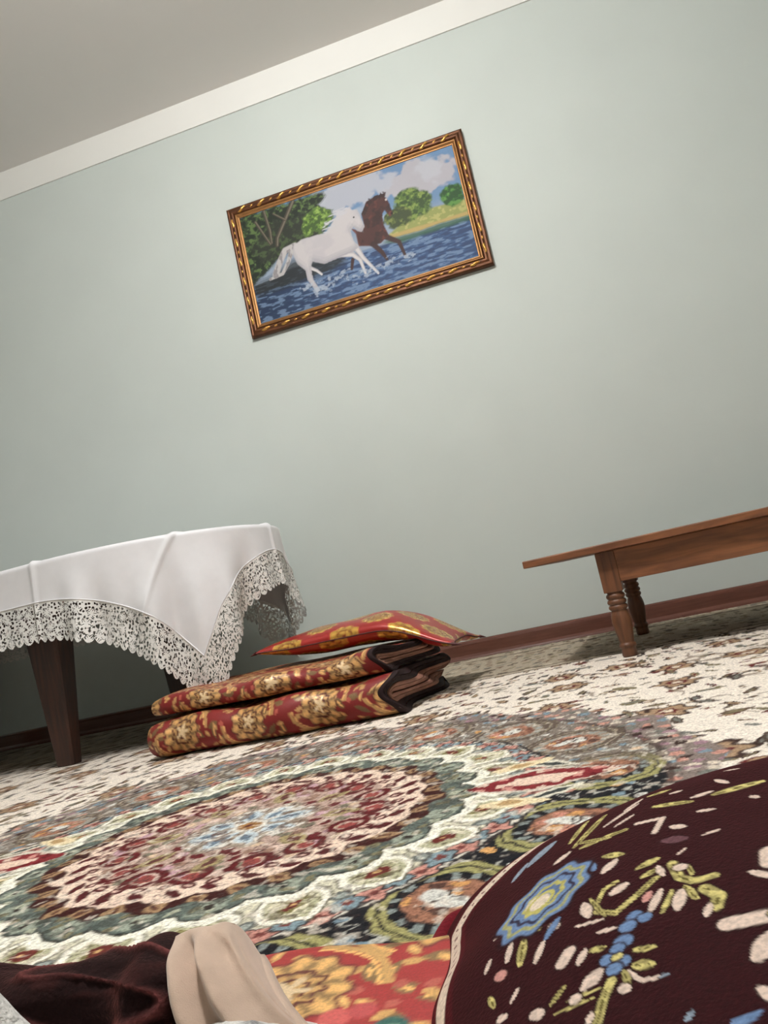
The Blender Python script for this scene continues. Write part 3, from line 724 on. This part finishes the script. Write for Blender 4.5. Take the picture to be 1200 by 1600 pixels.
def folded_mattress(name, label, yf, yb, z0, tl, xl, xr0, xr1, bow, seed, uvoff):
    root = tag(empty(name, ((xl + xr0) / 2, (yf + yb) / 2, z0)), label, 'mattress', 'folded brocade mattresses')
    ctr, nout = fold_path(yf, yb, z0, tl)
    tg = np.gradient(ctr, axis=0); tg /= np.linalg.norm(tg, axis=1)[:, None]; nr = np.stack([tg[:, 1], -tg[:, 0]], -1)
    s = np.concatenate([[0], np.cumsum(np.linalg.norm(np.diff(ctr, axis=0), axis=1))]); npth = len(ctr)
    hw = tl * .485
    m = 6                                                     # half section: outer face, edge rounding, inner face
    def section(th):                                        # closed loop round the pad thickness
        a = ctr + nr * th; b_ = ctr - nr * th
        return np.concatenate([a, b_[::-1]])
    def place(sec, x, frac, th):
        """frac 0..1 along the length"""
        y = sec[:, 0].copy(); z = sec[:, 1].copy()
        fr = sm(yf + .15, yf, y)
        lump = .010 * np.sin(x * 14 + seed) + .007 * np.sin(x * 31 + 2 * seed)
        y = y - fr * (lump + bow * (1 - (2 * frac - 1) ** 2)) + .03 * fr * sm(.12, 0, frac) ** 2
        hgt = (z - z0) / (4 * tl)
        z = z + hgt * (bow2(x) * (.25 + .75 * fr) + .006 * np.sin(x * 22 + y * 9 + seed) * (0.3 + fr))
        yn = (sec[:, 0] - yf) / (yb - yf)
        xx = x + frac * (xr1 - xr0) * np.clip(yn, 0, 1) * 1.0 + frac ** 4 * .02 * np.sin(yn * 9 + z * 60)
        return np.stack([xx, y, z], -1)
    bow2 = (lambda x: -.004 + .016 * sm(-.75, -.55, x)) if seed == 2 else (lambda x: .006 * sm(-.8, -.5, x))
    fr = np.concatenate([[0, .004, .012], np.linspace(.025, .985, 150), [.993]])
    rows = []; org = np.array(root.location)
    for f in fr:
        x = xl + (xr0 - xl) * f
        th = hw * min(1.0, .45 + .55 * math.sqrt(min(1, f / .025))) * (1 - .06 * (1 + math.cos(x * 60)) * .5)
        rows.append(place(section(th), x, f, th))
    P = np.array(rows)
    # coordinates of the weave: length and distance along the path
    ss = np.concatenate([s, s[::-1] + 3.0])
    SS, XX = np.meshgrid(ss, xl + (xr0 - xl) * fr)
    col = brocade(XX + uvoff[0], SS + uvoff[1], seed=seed)
    grid('pad', P - org, M['brocade'], root, cols=col, wrap_x=True)
    # end closure and dark binding at the right-hand end
    rows = []
    for f, k in ((.975, 1.02), (.978, 1.16), (.997, 1.16), (1.0, 1.0), (1.0, .05)):
        x = xl + (xr0 - xl) * f; kk = np.concatenate([np.where(np.arange(npth) > nout, min(k, .86), k)] * 1); rows.append(place(section((hw * kk)[:, None]), x, f, hw))
    P = np.array(rows); col = np.zeros(P.shape[:2] + (4,)); inner = np.concatenate([np.arange(npth) > nout, (np.arange(npth) > nout)[::-1]])
    col[..., :3] = np.where(inner[None, :, None], lin((150, 108, 92)) * (.75 + .5 * vn(np.arange(P.shape[1]) * .9, np.arange(P.shape[1]) * 0., 9))[None, :, None], lin((30, 10, 12)))
    bo = grid('edge_binding', P - org, M['binding'], root, cols=col, wrap_x=True); bo['label'] = 'dark maroon edge binding'
    rows = [place(section(hw * k), xl, 0, hw) for k in (.45, .05)]
    grid('closed_end', np.array(rows) - org, M['brocade'], root, cols=brocade(np.repeat(SS[:1], 2, 0), np.repeat(XX[:1], 2, 0)), wrap_x=True)
    return root
folded_mattress('folded_mattress', 'lower of two folded red and gold brocade mattresses, lying on the carpet', 1.985, 2.50, .0125, .0252, -1.262, -.525, -.455, .012, 1, (.09, .035))
folded_mattress('folded_mattress', 'upper of two folded red and gold brocade mattresses, under the satin pillow', 2.03, 2.50, .124, .0138, -1.262, -.545, -.45, .010, 2, (.02, .09))

# ------------------------------------------------------------------ satin pillow
def pillow_colours(u, v, seed):
    p = Paint(u.shape, (150, 34, 30)); gold = (214, 166, 78)
    p.a[:] = .25
    SX, SY = .19, .19
    for off in (0, 1):
        k = np.round((u - off * SX / 2) / SX); j = np.round((v - off * SY / 2) / SY)
        x = u - off * SX / 2 - k * SX; y = v - off * SY / 2 - j * SY
        q = np.hypot(x, y); a = np.arctan2(y, x); e = q / (.050 * (1 + .07 * np.cos(10 * a)))
        p.put(1 - sm(.95, 1.06, e), gold, 1); p.put((e < .96) * (e > .6) * (np.cos(10 * a) < -.6) * .8, (140, 92, 36), .8)
        p.put(1 - sm(.04, .09, np.abs(e - .58)), (130, 80, 32), .7); p.put((e < .5) * (np.cos(7 * a) < -.4) * .7, (140, 92, 36), .7); p.put(1 - sm(.03, .08, np.abs(e - .28)), (130, 60, 32), .6)
    return p.rgba()
pil = tag(empty('pillow', (-.665, 2.42, .232), math.radians(-4)), 'shiny red satin pillow with gold flower medallions lying on the folded mattresses', 'pillow')
PA, PB, PT = .315, .20, .050
n1_, n2_ = 150, 110
u = np.sin(np.linspace(-np.pi / 2, np.pi / 2, n1_)); v = np.sin(np.linspace(-np.pi / 2, np.pi / 2, n2_))
U, V = np.meshgrid(u, v)
def pillow_side(sg):
    x = PA * U * (1 - .085 * (1 - V ** 2) * np.abs(U)); y = PB * V * (1 - .12 * (1 - U ** 2) * np.abs(V))
    th = PT * (np.clip((1 - U ** 2) * (1 - V ** 2), 0, 1)) ** .42
    th = th * (1 + .06 * (fbm(U * 3 + 5, V * 3 + 5, 61) - .5)) + .003 * np.sin(8 * U + 3 * V) * (1 - U ** 2) * (1 - V ** 2)
    z = sg * th * (1.0 if sg > 0 else .85)
    z = z - .080 * sm(.15, 1.05, U) ** 1.4 - .012 * U * 0 - .02 * sm(.3, 1, V) + .008 * sm(-.6, -1, U)
    if sg < 0: z = np.maximum(z, -.044 - .09 * sm(.20, .27, x))
    return np.stack([x, y, z], -1)
for sg, nm in ((1, 'upper_cover'), (-1, 'lower_cover')):
    P = pillow_side(sg)
    grid(nm, P, M['satin'], pil, cols=pillow_colours(PA * U + (.02 if sg > 0 else .06), PB * V + .025, 0))
edge = np.concatenate([pillow_side(1)[0, :], pillow_side(1)[1:, -1], pillow_side(1)[-1, -2::-1], pillow_side(1)[-2:0:-1, 0]])
th = np.linspace(0, 2 * np.pi, 6, endpoint=False)
P = np.array([[e + np.array([.0022 * math.cos(q) * .7, .0022 * math.cos(q) * .7, .0022 * math.sin(q)]) for q in th] for e in edge])
M['piping'] = solid('maroon_piping', (70, 18, 18), .6)
grid('seam', P, M['piping'], pil, wrap_x=True, wrap_y=True)
for cxs, cys, ln in ((1, -1, .03), (-1, -1, .018), (1, 1, .02), (-1, 1, .018)):
    tip = pillow_side(1)[0 if cys < 0 else -1, 0 if cxs < 0 else -1]
    rows = []
    for t in np.linspace(0, 1, 6):
        c = tip + np.array([cxs * ln * (t - .3), cys * ln * .35 * (t - .3), -.006 * t])
        rows.append([c + (.0055 * (1 - t) + .0006) * np.array([.2 * math.cos(q), math.cos(q), math.sin(q)]) for q in th])
    grid('corner_tip', np.array(rows), M['piping'], pil, wrap_x=True)

# ------------------------------------------------------------------ mattress in the foreground
mx = np.concatenate([np.linspace(-.72, -.45, 40), np.arange(-.447, .02, .0028), np.linspace(.02, .8, 70)])
my = np.concatenate([np.linspace(-1.25, .30, 60), np.arange(.303, .6, .0028), .6 + .016 * np.sin(np.linspace(0, np.pi / 2, 14))])
X, Y = np.meshgrid(mx, my)
def rnd_edge(t, r):  # 0 at the rim, 1 inside
    t = np.clip(t / r, 0, 1); return np.sqrt(np.clip(1 - (1 - t) ** 2, 0, 1))
wav = .006 * (np.sin(X * 19 + 1) + .6 * np.sin(X * 43))
e = rnd_edge(.616 - Y, .05) * rnd_edge(Y + 1.25, .05) * rnd_edge(X + .72, .05) * rnd_edge(.8 - X, .05)
Z = .0108 + .047 * e * (1 + .05 * np.sin(X * 16) * np.sin(Y * 18 + .6)) + .002 * (fbm(X * 14, Y * 14, 88) - .5) * e
Yd = Y + wav * sm(.4, .6, Y)
P = np.stack([X, Yd, Z], -1)
fm = tag(empty('floor_mattress', (0, -.3, .0108)), 'red and gold brocade floor mattress spread out at the bottom of the photo', 'mattress')
mcol = brocade(X + .052, Y + .038 + Z * .8, red=(150, 36, 34), gold=(204, 160, 98), scale=.95, seed=4)
for (cx_, cy_, rd_, cc_) in ((-.165, .462, .013, (36, 92, 84)), (-.165, .462, .006, (120, 150, 130)), (-.205, .478, .012, (190, 84, 80)), (-.188, .486, .010, (176, 70, 70)), (-.215, .462, .011, (206, 120, 108))):
    k_ = (1 - sm(.85, 1.1, np.hypot(X - cx_, Y - cy_) / rd_))[..., None]; mcol[..., :3] += (lin(cc_) - mcol[..., :3]) * k_
grid('pad', P - np.array([0, -.3, .0108]), M['brocade'], fm, cols=mcol)
box('underside', -.70, .78, -.93, .885, 0, .004, M['piping'], fm)

# ------------------------------------------------------------------ burgundy plush blanket (right foreground)
BC = np.array([.159, .584, .028]); BS = np.array([.316, .133, .111]); BYF = .55
MOT = [
('o',0.0028,[(-0.044,0.556,0.113),(-0.021,0.596,0.119)]),
('o',0.0027,[(-0.039,0.548,0.114),(-0.007,0.547,0.122)]),
('o',0.0024,[(-0.048,0.569,0.112),(-0.035,0.603,0.114)]),
('o',0.0021,[(-0.041,0.559,0.114),(-0.019,0.544,0.119)]),
('o',0.0029,[(-0.024,0.518,0.117),(-0.013,0.51,0.12)]),
('c',0.0026,[(-0.058,0.543,0.108),(-0.048,0.55,0.112)]),
('c',0.0033,[(-0.026,0.496,0.116),(-0.018,0.505,0.119)]),
('c',0.0017,[(-0.022,0.57,0.119),(0.005,0.59,0.125)]),
('c',0.0015,[(-0.014,0.561,0.121),(-0,0.57,0.124)]),
('c',0.0018,[(0.001,0.55,0.124),(0.018,0.544,0.127),(0.01,0.525,0.125)]),
('c',0.0026,[(0.021,0.525,0.127),(0.028,0.519,0.128)]),
('o',0.0025,[(0.014,0.6,0.126),(0.029,0.597,0.129)]),
('o',0.0028,[(0.015,0.571,0.127),(0.039,0.557,0.131)]),
('c',0.0023,[(0.041,0.564,0.131),(0.054,0.565,0.133)]),
('o',0.0036,[(0.055,0.558,0.133),(0.086,0.559,0.136)]),
('c',0.002,[(0.061,0.586,0.133),(0.067,0.573,0.134)]),
('c',0.002,[(0.074,0.537,0.135),(0.077,0.532,0.135)]),
('c',0.0018,[(0.04,0.536,0.13),(0.05,0.532,0.132)]),
('l',0.0038,[(0.014,0.508,0.125),(0.025,0.502,0.127)]),
('c',0.0009,[(0.017,0.483,0.125),(0.024,0.489,0.127)]),
('c',0.0011,[(0.035,0.499,0.129),(0.046,0.5,0.13)]),
('c',0.0016,[(-0.006,0.586,0.123),(0.009,0.599,0.125)]),
('c',0.0014,[(0.071,0.604,0.133),(0.08,0.599,0.135)]),
('c',0.0015,[(0.029,0.586,0.129),(0.037,0.585,0.13)]),
('b',0.0033,[(-0.036,0.518,0.114),(-0.032,0.505,0.115)]),
('g',0.0044,[(-0.08,0.569,0.1),(-0.062,0.588,0.107)]),
('g',0.0024,[(-0.092,0.558,0.095),(-0.082,0.574,0.1)]),
('o',0.0028,[(-0.006,0.483,0.12),(0.006,0.487,0.123)]),
('o',0.0022,[(-0.005,0.471,0.12),(0.006,0.475,0.123)]),
('o',0.0018,[(-0.035,0.454,0.111),(-0.025,0.445,0.114),(-0.011,0.454,0.118),(0.002,0.465,0.121)]),
('o',0.0014,[(-0.034,0.461,0.112),(-0.028,0.474,0.115),(-0.02,0.477,0.117)]),
('o',0.0025,[(0.013,0.475,0.124),(0.014,0.456,0.123),(0.02,0.448,0.124),(0.031,0.447,0.126)]),
('o',0.0014,[(0.021,0.467,0.125),(0.021,0.455,0.124)]),
('o',0.0032,[(0.024,0.437,0.124),(0.029,0.426,0.124),(0.025,0.417,0.123)]),
('o',0.0022,[(0.015,0.445,0.123),(0.018,0.43,0.122)]),
('o',0.0017,[(0.008,0.446,0.121),(-0.001,0.428,0.118)]),
('o',0.0014,[(-0.037,0.47,0.112),(-0.031,0.447,0.112)]),
('c',0.0031,[(0.016,0.468,0.124),(0.017,0.467,0.124)]),
('c',0.0031,[(-0.041,0.467,0.111),(-0.04,0.454,0.11)]),
('c',0.0031,[(-0.024,0.466,0.115),(-0.015,0.47,0.118)]),
('c',0.0032,[(0.012,0.442,0.122),(0.007,0.427,0.12)]),
('c',0.0022,[(0.002,0.45,0.121),(-0.007,0.433,0.117)]),
('p',0.0023,[(-0.004,0.452,0.119),(-0.008,0.445,0.118)]),
('c',0.002,[(0.023,0.421,0.123),(0.019,0.412,0.121)]),
('c',0.0012,[(-0.048,0.449,0.107),(-0.032,0.444,0.112)]),
('c',0.0015,[(-0.037,0.434,0.11),(-0.026,0.431,0.113)]),
('c',0.0018,[(0.005,0.477,0.122),(0.006,0.465,0.122)]),
('b',0.0037,[(-0.016,0.434,0.115),(-0.015,0.435,0.115)]),
('b',0.0032,[(-0.011,0.43,0.116),(-0.01,0.43,0.116)]),
('b',0.0039,[(-0.021,0.428,0.114),(-0.02,0.428,0.114)]),
('b',0.0043,[(-0.025,0.417,0.112),(-0.024,0.417,0.112)]),
('b',0.0031,[(-0.029,0.413,0.11),(-0.028,0.413,0.111)]),
('b',0.0034,[(-0.035,0.408,0.108),(-0.035,0.408,0.108)]),
('b',0.0035,[(-0.028,0.402,0.11),(-0.027,0.402,0.11)]),
('b',0.0034,[(-0.033,0.399,0.108),(-0.032,0.399,0.108)]),
('o',0.0023,[(-0.03,0.407,0.109),(-0.029,0.407,0.11)]),
('o',0.002,[(-0.042,0.421,0.107),(-0.035,0.419,0.109)]),
('o',0.0019,[(-0.02,0.406,0.112),(-0.01,0.403,0.114)]),
('o',0.0031,[(-0.022,0.395,0.111),(-0.014,0.391,0.112)]),
('c',0.0012,[(-0.026,0.393,0.109),(-0.021,0.383,0.11),(-0.012,0.38,0.112)]),
('o',0.0023,[(-0.035,0.392,0.107),(-0.041,0.381,0.104),(-0.045,0.368,0.101)]),
('o',0.0011,[(-0.045,0.386,0.103),(-0.065,0.388,0.096)]),
('o',0.0011,[(-0.041,0.39,0.105),(-0.058,0.392,0.099)]),
('o',0.0015,[(-0.059,0.404,0.1),(-0.067,0.396,0.096)]),
('o',0.0016,[(-0.028,0.395,0.109),(-0.027,0.383,0.108)]),
('c',0.0034,[(-0.059,0.423,0.102),(-0.054,0.43,0.104)]),
('c',0.0022,[(-0.05,0.416,0.104),(-0.045,0.424,0.106)]),
('c',0.0039,[(-0.049,0.396,0.103),(-0.04,0.402,0.106)]),
('c',0.0029,[(-0.075,0.396,0.092),(-0.073,0.394,0.093)]),
('c',0.0026,[(-0.03,0.383,0.107),(-0.029,0.382,0.107)]),
('g',0.0012,[(-0.012,0.38,0.112),(-0.008,0.38,0.113)]),
('c',0.0029,[(-0.054,0.391,0.1),(-0.054,0.391,0.1)]),
('c',0.0018,[(-0.049,0.371,0.1),(-0.047,0.376,0.101)]),
('o',0.0027,[(-0.083,0.443,0.094),(-0.079,0.463,0.097)]),
('c',0.002,[(-0.074,0.437,0.097),(-0.068,0.451,0.101)]),
('c',0.002,[(-0.09,0.453,0.091),(-0.087,0.467,0.094)]),
('o',0.0031,[(-0.072,0.468,0.1),(-0.071,0.467,0.1)]),
('c',0.0031,[(-0.061,0.461,0.104),(-0.06,0.46,0.104)]),
('c',0.0014,[(-0.089,0.417,0.088),(-0.085,0.424,0.091)]),
('c',0.0015,[(-0.103,0.456,0.084),(-0.1,0.465,0.087)]),
('o',0.0018,[(-0.099,0.423,0.083),(-0.102,0.433,0.083)]),
('c',0.0022,[(-0.095,0.41,0.084),(-0.093,0.409,0.085)]),
('c',0.0016,[(-0.098,0.484,0.089),(-0.092,0.49,0.093)]),
('p',0.0032,[(-0.095,0.445,0.088),(-0.094,0.444,0.088)]),
('b',0.0022,[(-0.066,0.453,0.101),(-0.057,0.466,0.105)]),
('o',0.0017,[(-0.095,0.489,0.091),(-0.086,0.476,0.095)]),
('c',0.0051,[(0.064,0.456,0.131),(0.061,0.444,0.13)]),
('c',0.0024,[(0.049,0.44,0.128),(0.058,0.429,0.128)]),
('c',0.0044,[(0.027,0.4,0.122),(0.037,0.398,0.123),(0.048,0.397,0.125)]),
('c',0.0053,[(0.033,0.37,0.12),(0.046,0.383,0.123)]),
('c',0.0031,[(0.028,0.351,0.117),(0.034,0.341,0.117)]),
('o',0.0024,[(0.049,0.401,0.125),(0.048,0.394,0.125)]),
('g',0.0013,[(-0.006,0.348,0.11),(-0.002,0.352,0.111)])]
def mound(phi, y, rough=1.0):
    """phi: angle across the heap (0 right, pi/2 top, pi left), y: position along it"""
    sy = np.where(y > BC[1], BS[1], BYF)
    k = np.sqrt(np.clip(1 - ((y - BC[1]) / sy) ** 2, 1e-5, 1))
    tap = 1 - .13 * np.clip((BC[1] - y) / BYF, 0, 1) ** 1.5
    tap = 1 + (tap - 1) * rough
    w = 1 + rough * .05 * (fbm(y * 9 + 3, phi * 1.3, 600, 2) - .5) * k + rough * .010 * np.sin(y * 46 + 2 * phi) * sm(2.2, 2.9, phi)
    return np.stack([BC[0] + BS[0] * k * w * tap * np.cos(phi), y + .008 * np.sin(phi * 5) * (1 - k), np.maximum(BC[2] + BS[2] * k * w * np.sin(phi), .0125)], -1)
def plush_colours(P):
    x, y, z = P[..., 0], P[..., 1], P[..., 2]
    p = Paint(x.shape, (38, 4, 8)); f3 = fbm(x * 300, y * 300 + z * 300, 640, 2)
    CO = {'c': (206, 186, 172), 'o': (172, 162, 104), 'b': (98, 124, 160), 'g': (128, 142, 156), 'p': (190, 138, 130), 'l': (92, 62, 68)}
    # motifs continue over the parts the photo does not show
    dx, dy, i, d = cells(x, y * 1.0, .052, 650)
    away = ((x > .09) | (y < .34)) * 1.0
    for k in range(5):
        ox_, oy_ = .013 * math.cos(k * 1.257), .013 * math.sin(k * 1.257)
        p.pal(away * leaf_mask(dx - ox_, dy - oy_, k * 1.257, .012, .005, .2), (i * 3 + k * .37) % 1, [CO['c'], CO['o'], CO['c'], CO['b']])
    sel = (x < .16) & (y > .25)
    for col, w, pts in MOT:
        pts = [np.array(q) for q in pts]; w = w * 1.25
        if len(pts) == 1: pts = pts * 2
        cen = sum(pts) / len(pts); rad = max(np.linalg.norm(q - cen) for q in pts) + w * 2
        loc = np.where((np.abs(x - cen[0]) < rad) & (np.abs(y - cen[1]) < rad * 1.6) & sel)
        if len(loc[0]) == 0: continue
        Q = P[loc]; best = np.full(len(Q), 9.0); nseg = len(pts) - 1
        for k in range(nseg):
            A, B = pts[k], pts[k + 1]; vv = B - A; LL = vv @ vv + 1e-12
            t = np.clip(((Q - A) @ vv) / LL, 0, 1); dd = np.linalg.norm(Q - A - t[:, None] * vv, axis=1)
            tt = (k + t) / nseg; ww = w * (1 - .45 * np.abs(2 * tt - 1) ** 2) if nseg == 1 and LL > (2.2 * w) ** 2 else w * np.ones(len(Q))
            best = np.minimum(best, dd / ww)
        out = 1 - sm(1.15, 1.5, best); m = 1 - sm(.82, 1.08, best)
        c = p.c[loc]; dark = lin((30, 8, 10)); c += (dark - c) * (out * .8)[:, None]
        base = lin(CO[col]) * np.ones((len(Q), 1))
        if col == 'o': base = base * (0.75 + .6 * sm(.45, .65, f3[loc]))[:, None]; base = np.where(((best < .22) & (f3[loc] < .55))[:, None], lin((86, 80, 36)), base)
        c += (base - c) * m[:, None]; p.c[loc] = c
    # cream woven border
    hem = [np.array(q) for q in ((-.118, .36, .046), (-.126, .43, .056), (-.133, .504, .068), (-.138, .535, .064), (-.139, .559, .066), (-.129, .572, .076), (-.109, .585, .088), (-.085, .602, .097), (-.05, .63, .098), (.0, .66, .09), (.1, .69, .07))]
    best = np.full(x.shape, 9.0); run = np.zeros(x.shape); acc = 0
    for A_, B_ in zip(hem[:-1], hem[1:]):
        vv = B_ - A_; LL = vv @ vv; t = np.clip(((P - A_) @ vv) / LL, 0, 1); dd = np.linalg.norm(P - A_ - t[..., None] * vv, axis=-1)
        run = np.where(dd < best, acc + t * math.sqrt(LL), run); best = np.minimum(best, dd); acc += math.sqrt(LL)
    p.put(1 - sm(.010, .012, best), (60, 8, 16)); p.put(1 - sm(.0052, .0064, best), (206, 190, 172)); p.put((np.abs((run % .011) - .0055) < .0012) * (best < .002), (110, 84, 80))
    # blue rosette
    rc = np.array([-.0654, .4993, .1043]); ax = np.array([-.0478, .5173, .1108]) - rc; La = np.linalg.norm(ax) * 1.5; ax /= np.linalg.norm(ax)
    ay = np.array([-.0545, .4706, .1066]) - rc; ay -= ax * (ay @ ax); Lb = np.linalg.norm(ay) * .95; ay /= np.linalg.norm(ay)
    q = P - rc; uu = (q @ ax) / La; vv = (q @ ay) / Lb; nn = np.abs(q @ np.cross(ax, ay)); e = np.hypot(uu, vv) + (nn > .03) * 9; an = np.arctan2(vv, uu)
    e2 = e * (1 + .07 * np.cos(9 * an))
    p.put(1 - sm(1.02, 1.12, e2), (30, 10, 14)); p.put(1 - sm(.92, 1.0, e2), CO['b']); p.put(1 - sm(.03, .07, np.abs(e2 - .80)), (150, 150, 104)); p.put((1 - sm(.02, .06, np.abs(e2 - .62 - .04 * np.cos(5 * an)))), (38, 40, 60))
    p.put(1 - sm(.40, .46, e2), (80, 104, 140)); p.put(1 - sm(.03, .08, np.abs(e2 - .40)), (168, 162, 92)); p.put(1 - sm(.20, .26, np.hypot(uu + .12, vv * .7 + .05)), (206, 192, 172)); p.put(1 - sm(.03, .06, np.abs(np.hypot(uu + .1, vv) - .27)), (176, 170, 96))
    return p
ph_ = np.concatenate([np.linspace(-.25, 1.35, 60), np.linspace(1.36, math.pi + .25, 560)])
q_ = np.linspace(0, 1, 150)
yb_ = BC[1] + BS[1] * np.sin(q_ * np.pi / 2); yf_ = np.concatenate([np.linspace(BC[1] - BYF, .28, 60, endpoint=False), np.arange(.28, BC[1], .0015)])
ym_ = np.concatenate([yf_, yb_])
A, Tt = np.meshgrid(ph_, ym_)
P = mound(A, Tt)
pc = plush_colours(mound(A, Tt, 0.0))        # pattern laid out on the smooth form
bl_ = tag(empty('plush_blanket', (BC[0], BC[1] - .2, .0125)), 'dark burgundy plush blanket with blue and cream flowers heaped in the right foreground', 'blanket')
org = np.array(bl_.location)
grid('blanket_body', P - org, M['plush'], bl_, cols=pc.rgba())
# rolled edge of the blanket along its left side and back
th = np.linspace(0, 2 * np.pi, 12, endpoint=False)
ye_ = np.concatenate([np.linspace(BC[1] - BYF + .01, BC[1], 200), BC[1] + BS[1] * np.sin(np.linspace(.01, 1.5, 120))])
rim = mound(np.full(ye_.shape, 3.02), ye_)
tg = np.gradient(rim, axis=0); tg /= np.linalg.norm(tg, axis=1)[:, None]
rows = []
for k in range(len(ye_)):
    n_ = np.cross(tg[k], (0, 0, 1)); n_ /= np.linalg.norm(n_); m_ = np.cross(n_, tg[k]); ra = .0085 + .0015 * math.sin(k * .21)
    c = rim[k].copy(); c[2] = max(c[2] + .006, .025)
    rows.append([c + ra * (n_ * math.cos(q) + m_ * math.sin(q)) for q in th])
RP = np.array(rows); rcx = Paint(RP.shape[:2], (96, 16, 26))
grid('rolled_hem', RP - org, M['plush'], bl_, cols=rcx.rgba(), wrap_x=True)

# ------------------------------------------------------------------ white fleece throw and brown blanket (left foreground)
X, Y = np.meshgrid(np.linspace(-.85, -.212, 220), np.linspace(.02, .475, 160))
e = rnd_edge(.475 - Y, .03) * rnd_edge(Y - .02, .03) * rnd_edge(X + .85, .03) * rnd_edge(-.212 - X, .022)
ridge_ = (.020 + .040 * sm(-.37, -.41, X)) * np.exp(-((Y - .420) / .026) ** 2)
Z = .056 + e * (.010 + ridge_ + .008 * (fbm(X * 18, Y * 18, 700) - .3) + .002 * (vn(X * 220, Y * 220, 701) - .5))
p = Paint(X.shape, (214, 212, 208)); dx, dy, i, d = cells(X, Y, .03, 710); p.put((i > .55) * leaf_mask(dx, dy, i * 9, .009, .004, .3), (52, 48, 50)); p.put(sm(.55, .75, fbm(X * 60, Y * 60, 712)) * .5, (176, 176, 176))
wf = tag(empty('white_fleece_throw', (-.53, .25, .056)), 'white fleecy throw with dark specks under the brown blanket roll', 'throw')
org = np.array(wf.location)
grid('fleece_sheet', np.stack([X, Y, Z], -1) - org, M['whitefleece'], wf, cols=p.rgba())
box('fleece_underside', -.84 - org[0], -.222 - org[0], .03 - org[1], .465 - org[1], .0005, .004, M['whitefleece'], wf)

bb = tag(empty('brown_blanket', (-.5, .46, .068)), 'rolled dark brown plush blanket with beige fleece edge in the left foreground', 'blanket')
org = np.array(bb.location)
ns, nr_ = 260, 96
sx_ = np.linspace(0, 1, ns); ta = np.linspace(0, 2 * np.pi, nr_, endpoint=False)
S_, A_ = np.meshgrid(sx_, ta, indexing='ij')
xc = -.86 + .566 * S_
rr = .0245 + .002 * np.sin(xc * 24 + 1) + .003 * np.sin(xc * 55 + A_ * 2) + .009 * np.exp(-((xc + .325) / .014) ** 2) * (np.sin(A_) > -.3)
fold = fbm(xc * 16 + 3 * np.cos(A_ * .5), A_ * 1.5 + xc * 20, 720, 2)
ridge = 1 - np.abs(2 * fbm(xc * 11 + 7, np.cos(A_) * 1.1 + np.sin(A_) * .9 + xc * 7, 731, 2) - 1) * 7
ridge = np.clip(ridge, 0, 1)
rr = rr + .005 * (fold - .5) + .0040 * ridge
endk = np.sqrt(np.clip(1 - np.clip((.03 - S_) / .03, 0, 1) ** 2, .0004, 1)) * np.sqrt(np.clip(1 - np.clip((S_ - .985) / .015, 0, 1) ** 2, .0004, 1))
rr = rr * endk
Pb = np.stack([xc, .480 + 1.2 * rr * np.cos(A_) + .006 * np.sin(xc * 18), .0845 + rr * np.sin(A_) + .003 * np.sin(xc * 9)], -1)
p = Paint(S_.shape, (30, 13, 13)); p.put(ridge ** 2, (112, 60, 58)); p.put(sm(.55, .7, fold) * .4, (66, 32, 30))
grid('blanket_roll', Pb - org, M['brownplush'], bb, cols=p.rgba(), wrap_y=False, wrap_x=True)
# beige fleece edge turned over the end of the roll: a thick flap hanging from the top of the roll
nu, nv = 110, 90
U, V = np.meshgrid(np.linspace(0, 1, nu), np.linspace(0, 1, nv))        # U left to right, V ridge to lower edge (over the front)
def flap(off):
    bow = np.sin(V * np.pi * .5)
    x = -.308 + .030 * V + U * (.040 + .028 * V)
    z = .117 - .004 * (2 * U - 1) ** 2 - .045 * V ** 1.35 - .030 * sm(.72, 1.0, U) ** 2 * (1 - .55 * V)
    y = .488 - .052 * bow + .030 * sm(.55, 1.0, U) ** 2
    f = np.cos((U * 2.3 - V * .25) * 2 * np.pi) * .0085 * sm(0, .3, V) * (1 - .3 * V) + .0015 * (fbm(U * 6, V * 6, 744) - .5)
    return np.stack([x, y - f - off * .9, z + f * .4 + off * .5], -1)
F0, F1 = flap(.004), flap(-.004)
top = np.concatenate([F0[::-1], F1], 0)                                       # front sheet, over the ridge, back sheet
fo = grid('fleece_edge', top - org, M['fleece'], bb, wrap_y=True); fo['label'] = 'beige fleece edge'
grid('fleece_hem', np.stack([F0[:, -1], (F0[:, -1] + F1[:, -1]) / 2 + np.array([.004, 0, 0]), F1[:, -1]], 0) - org, M['fleece'], bb)
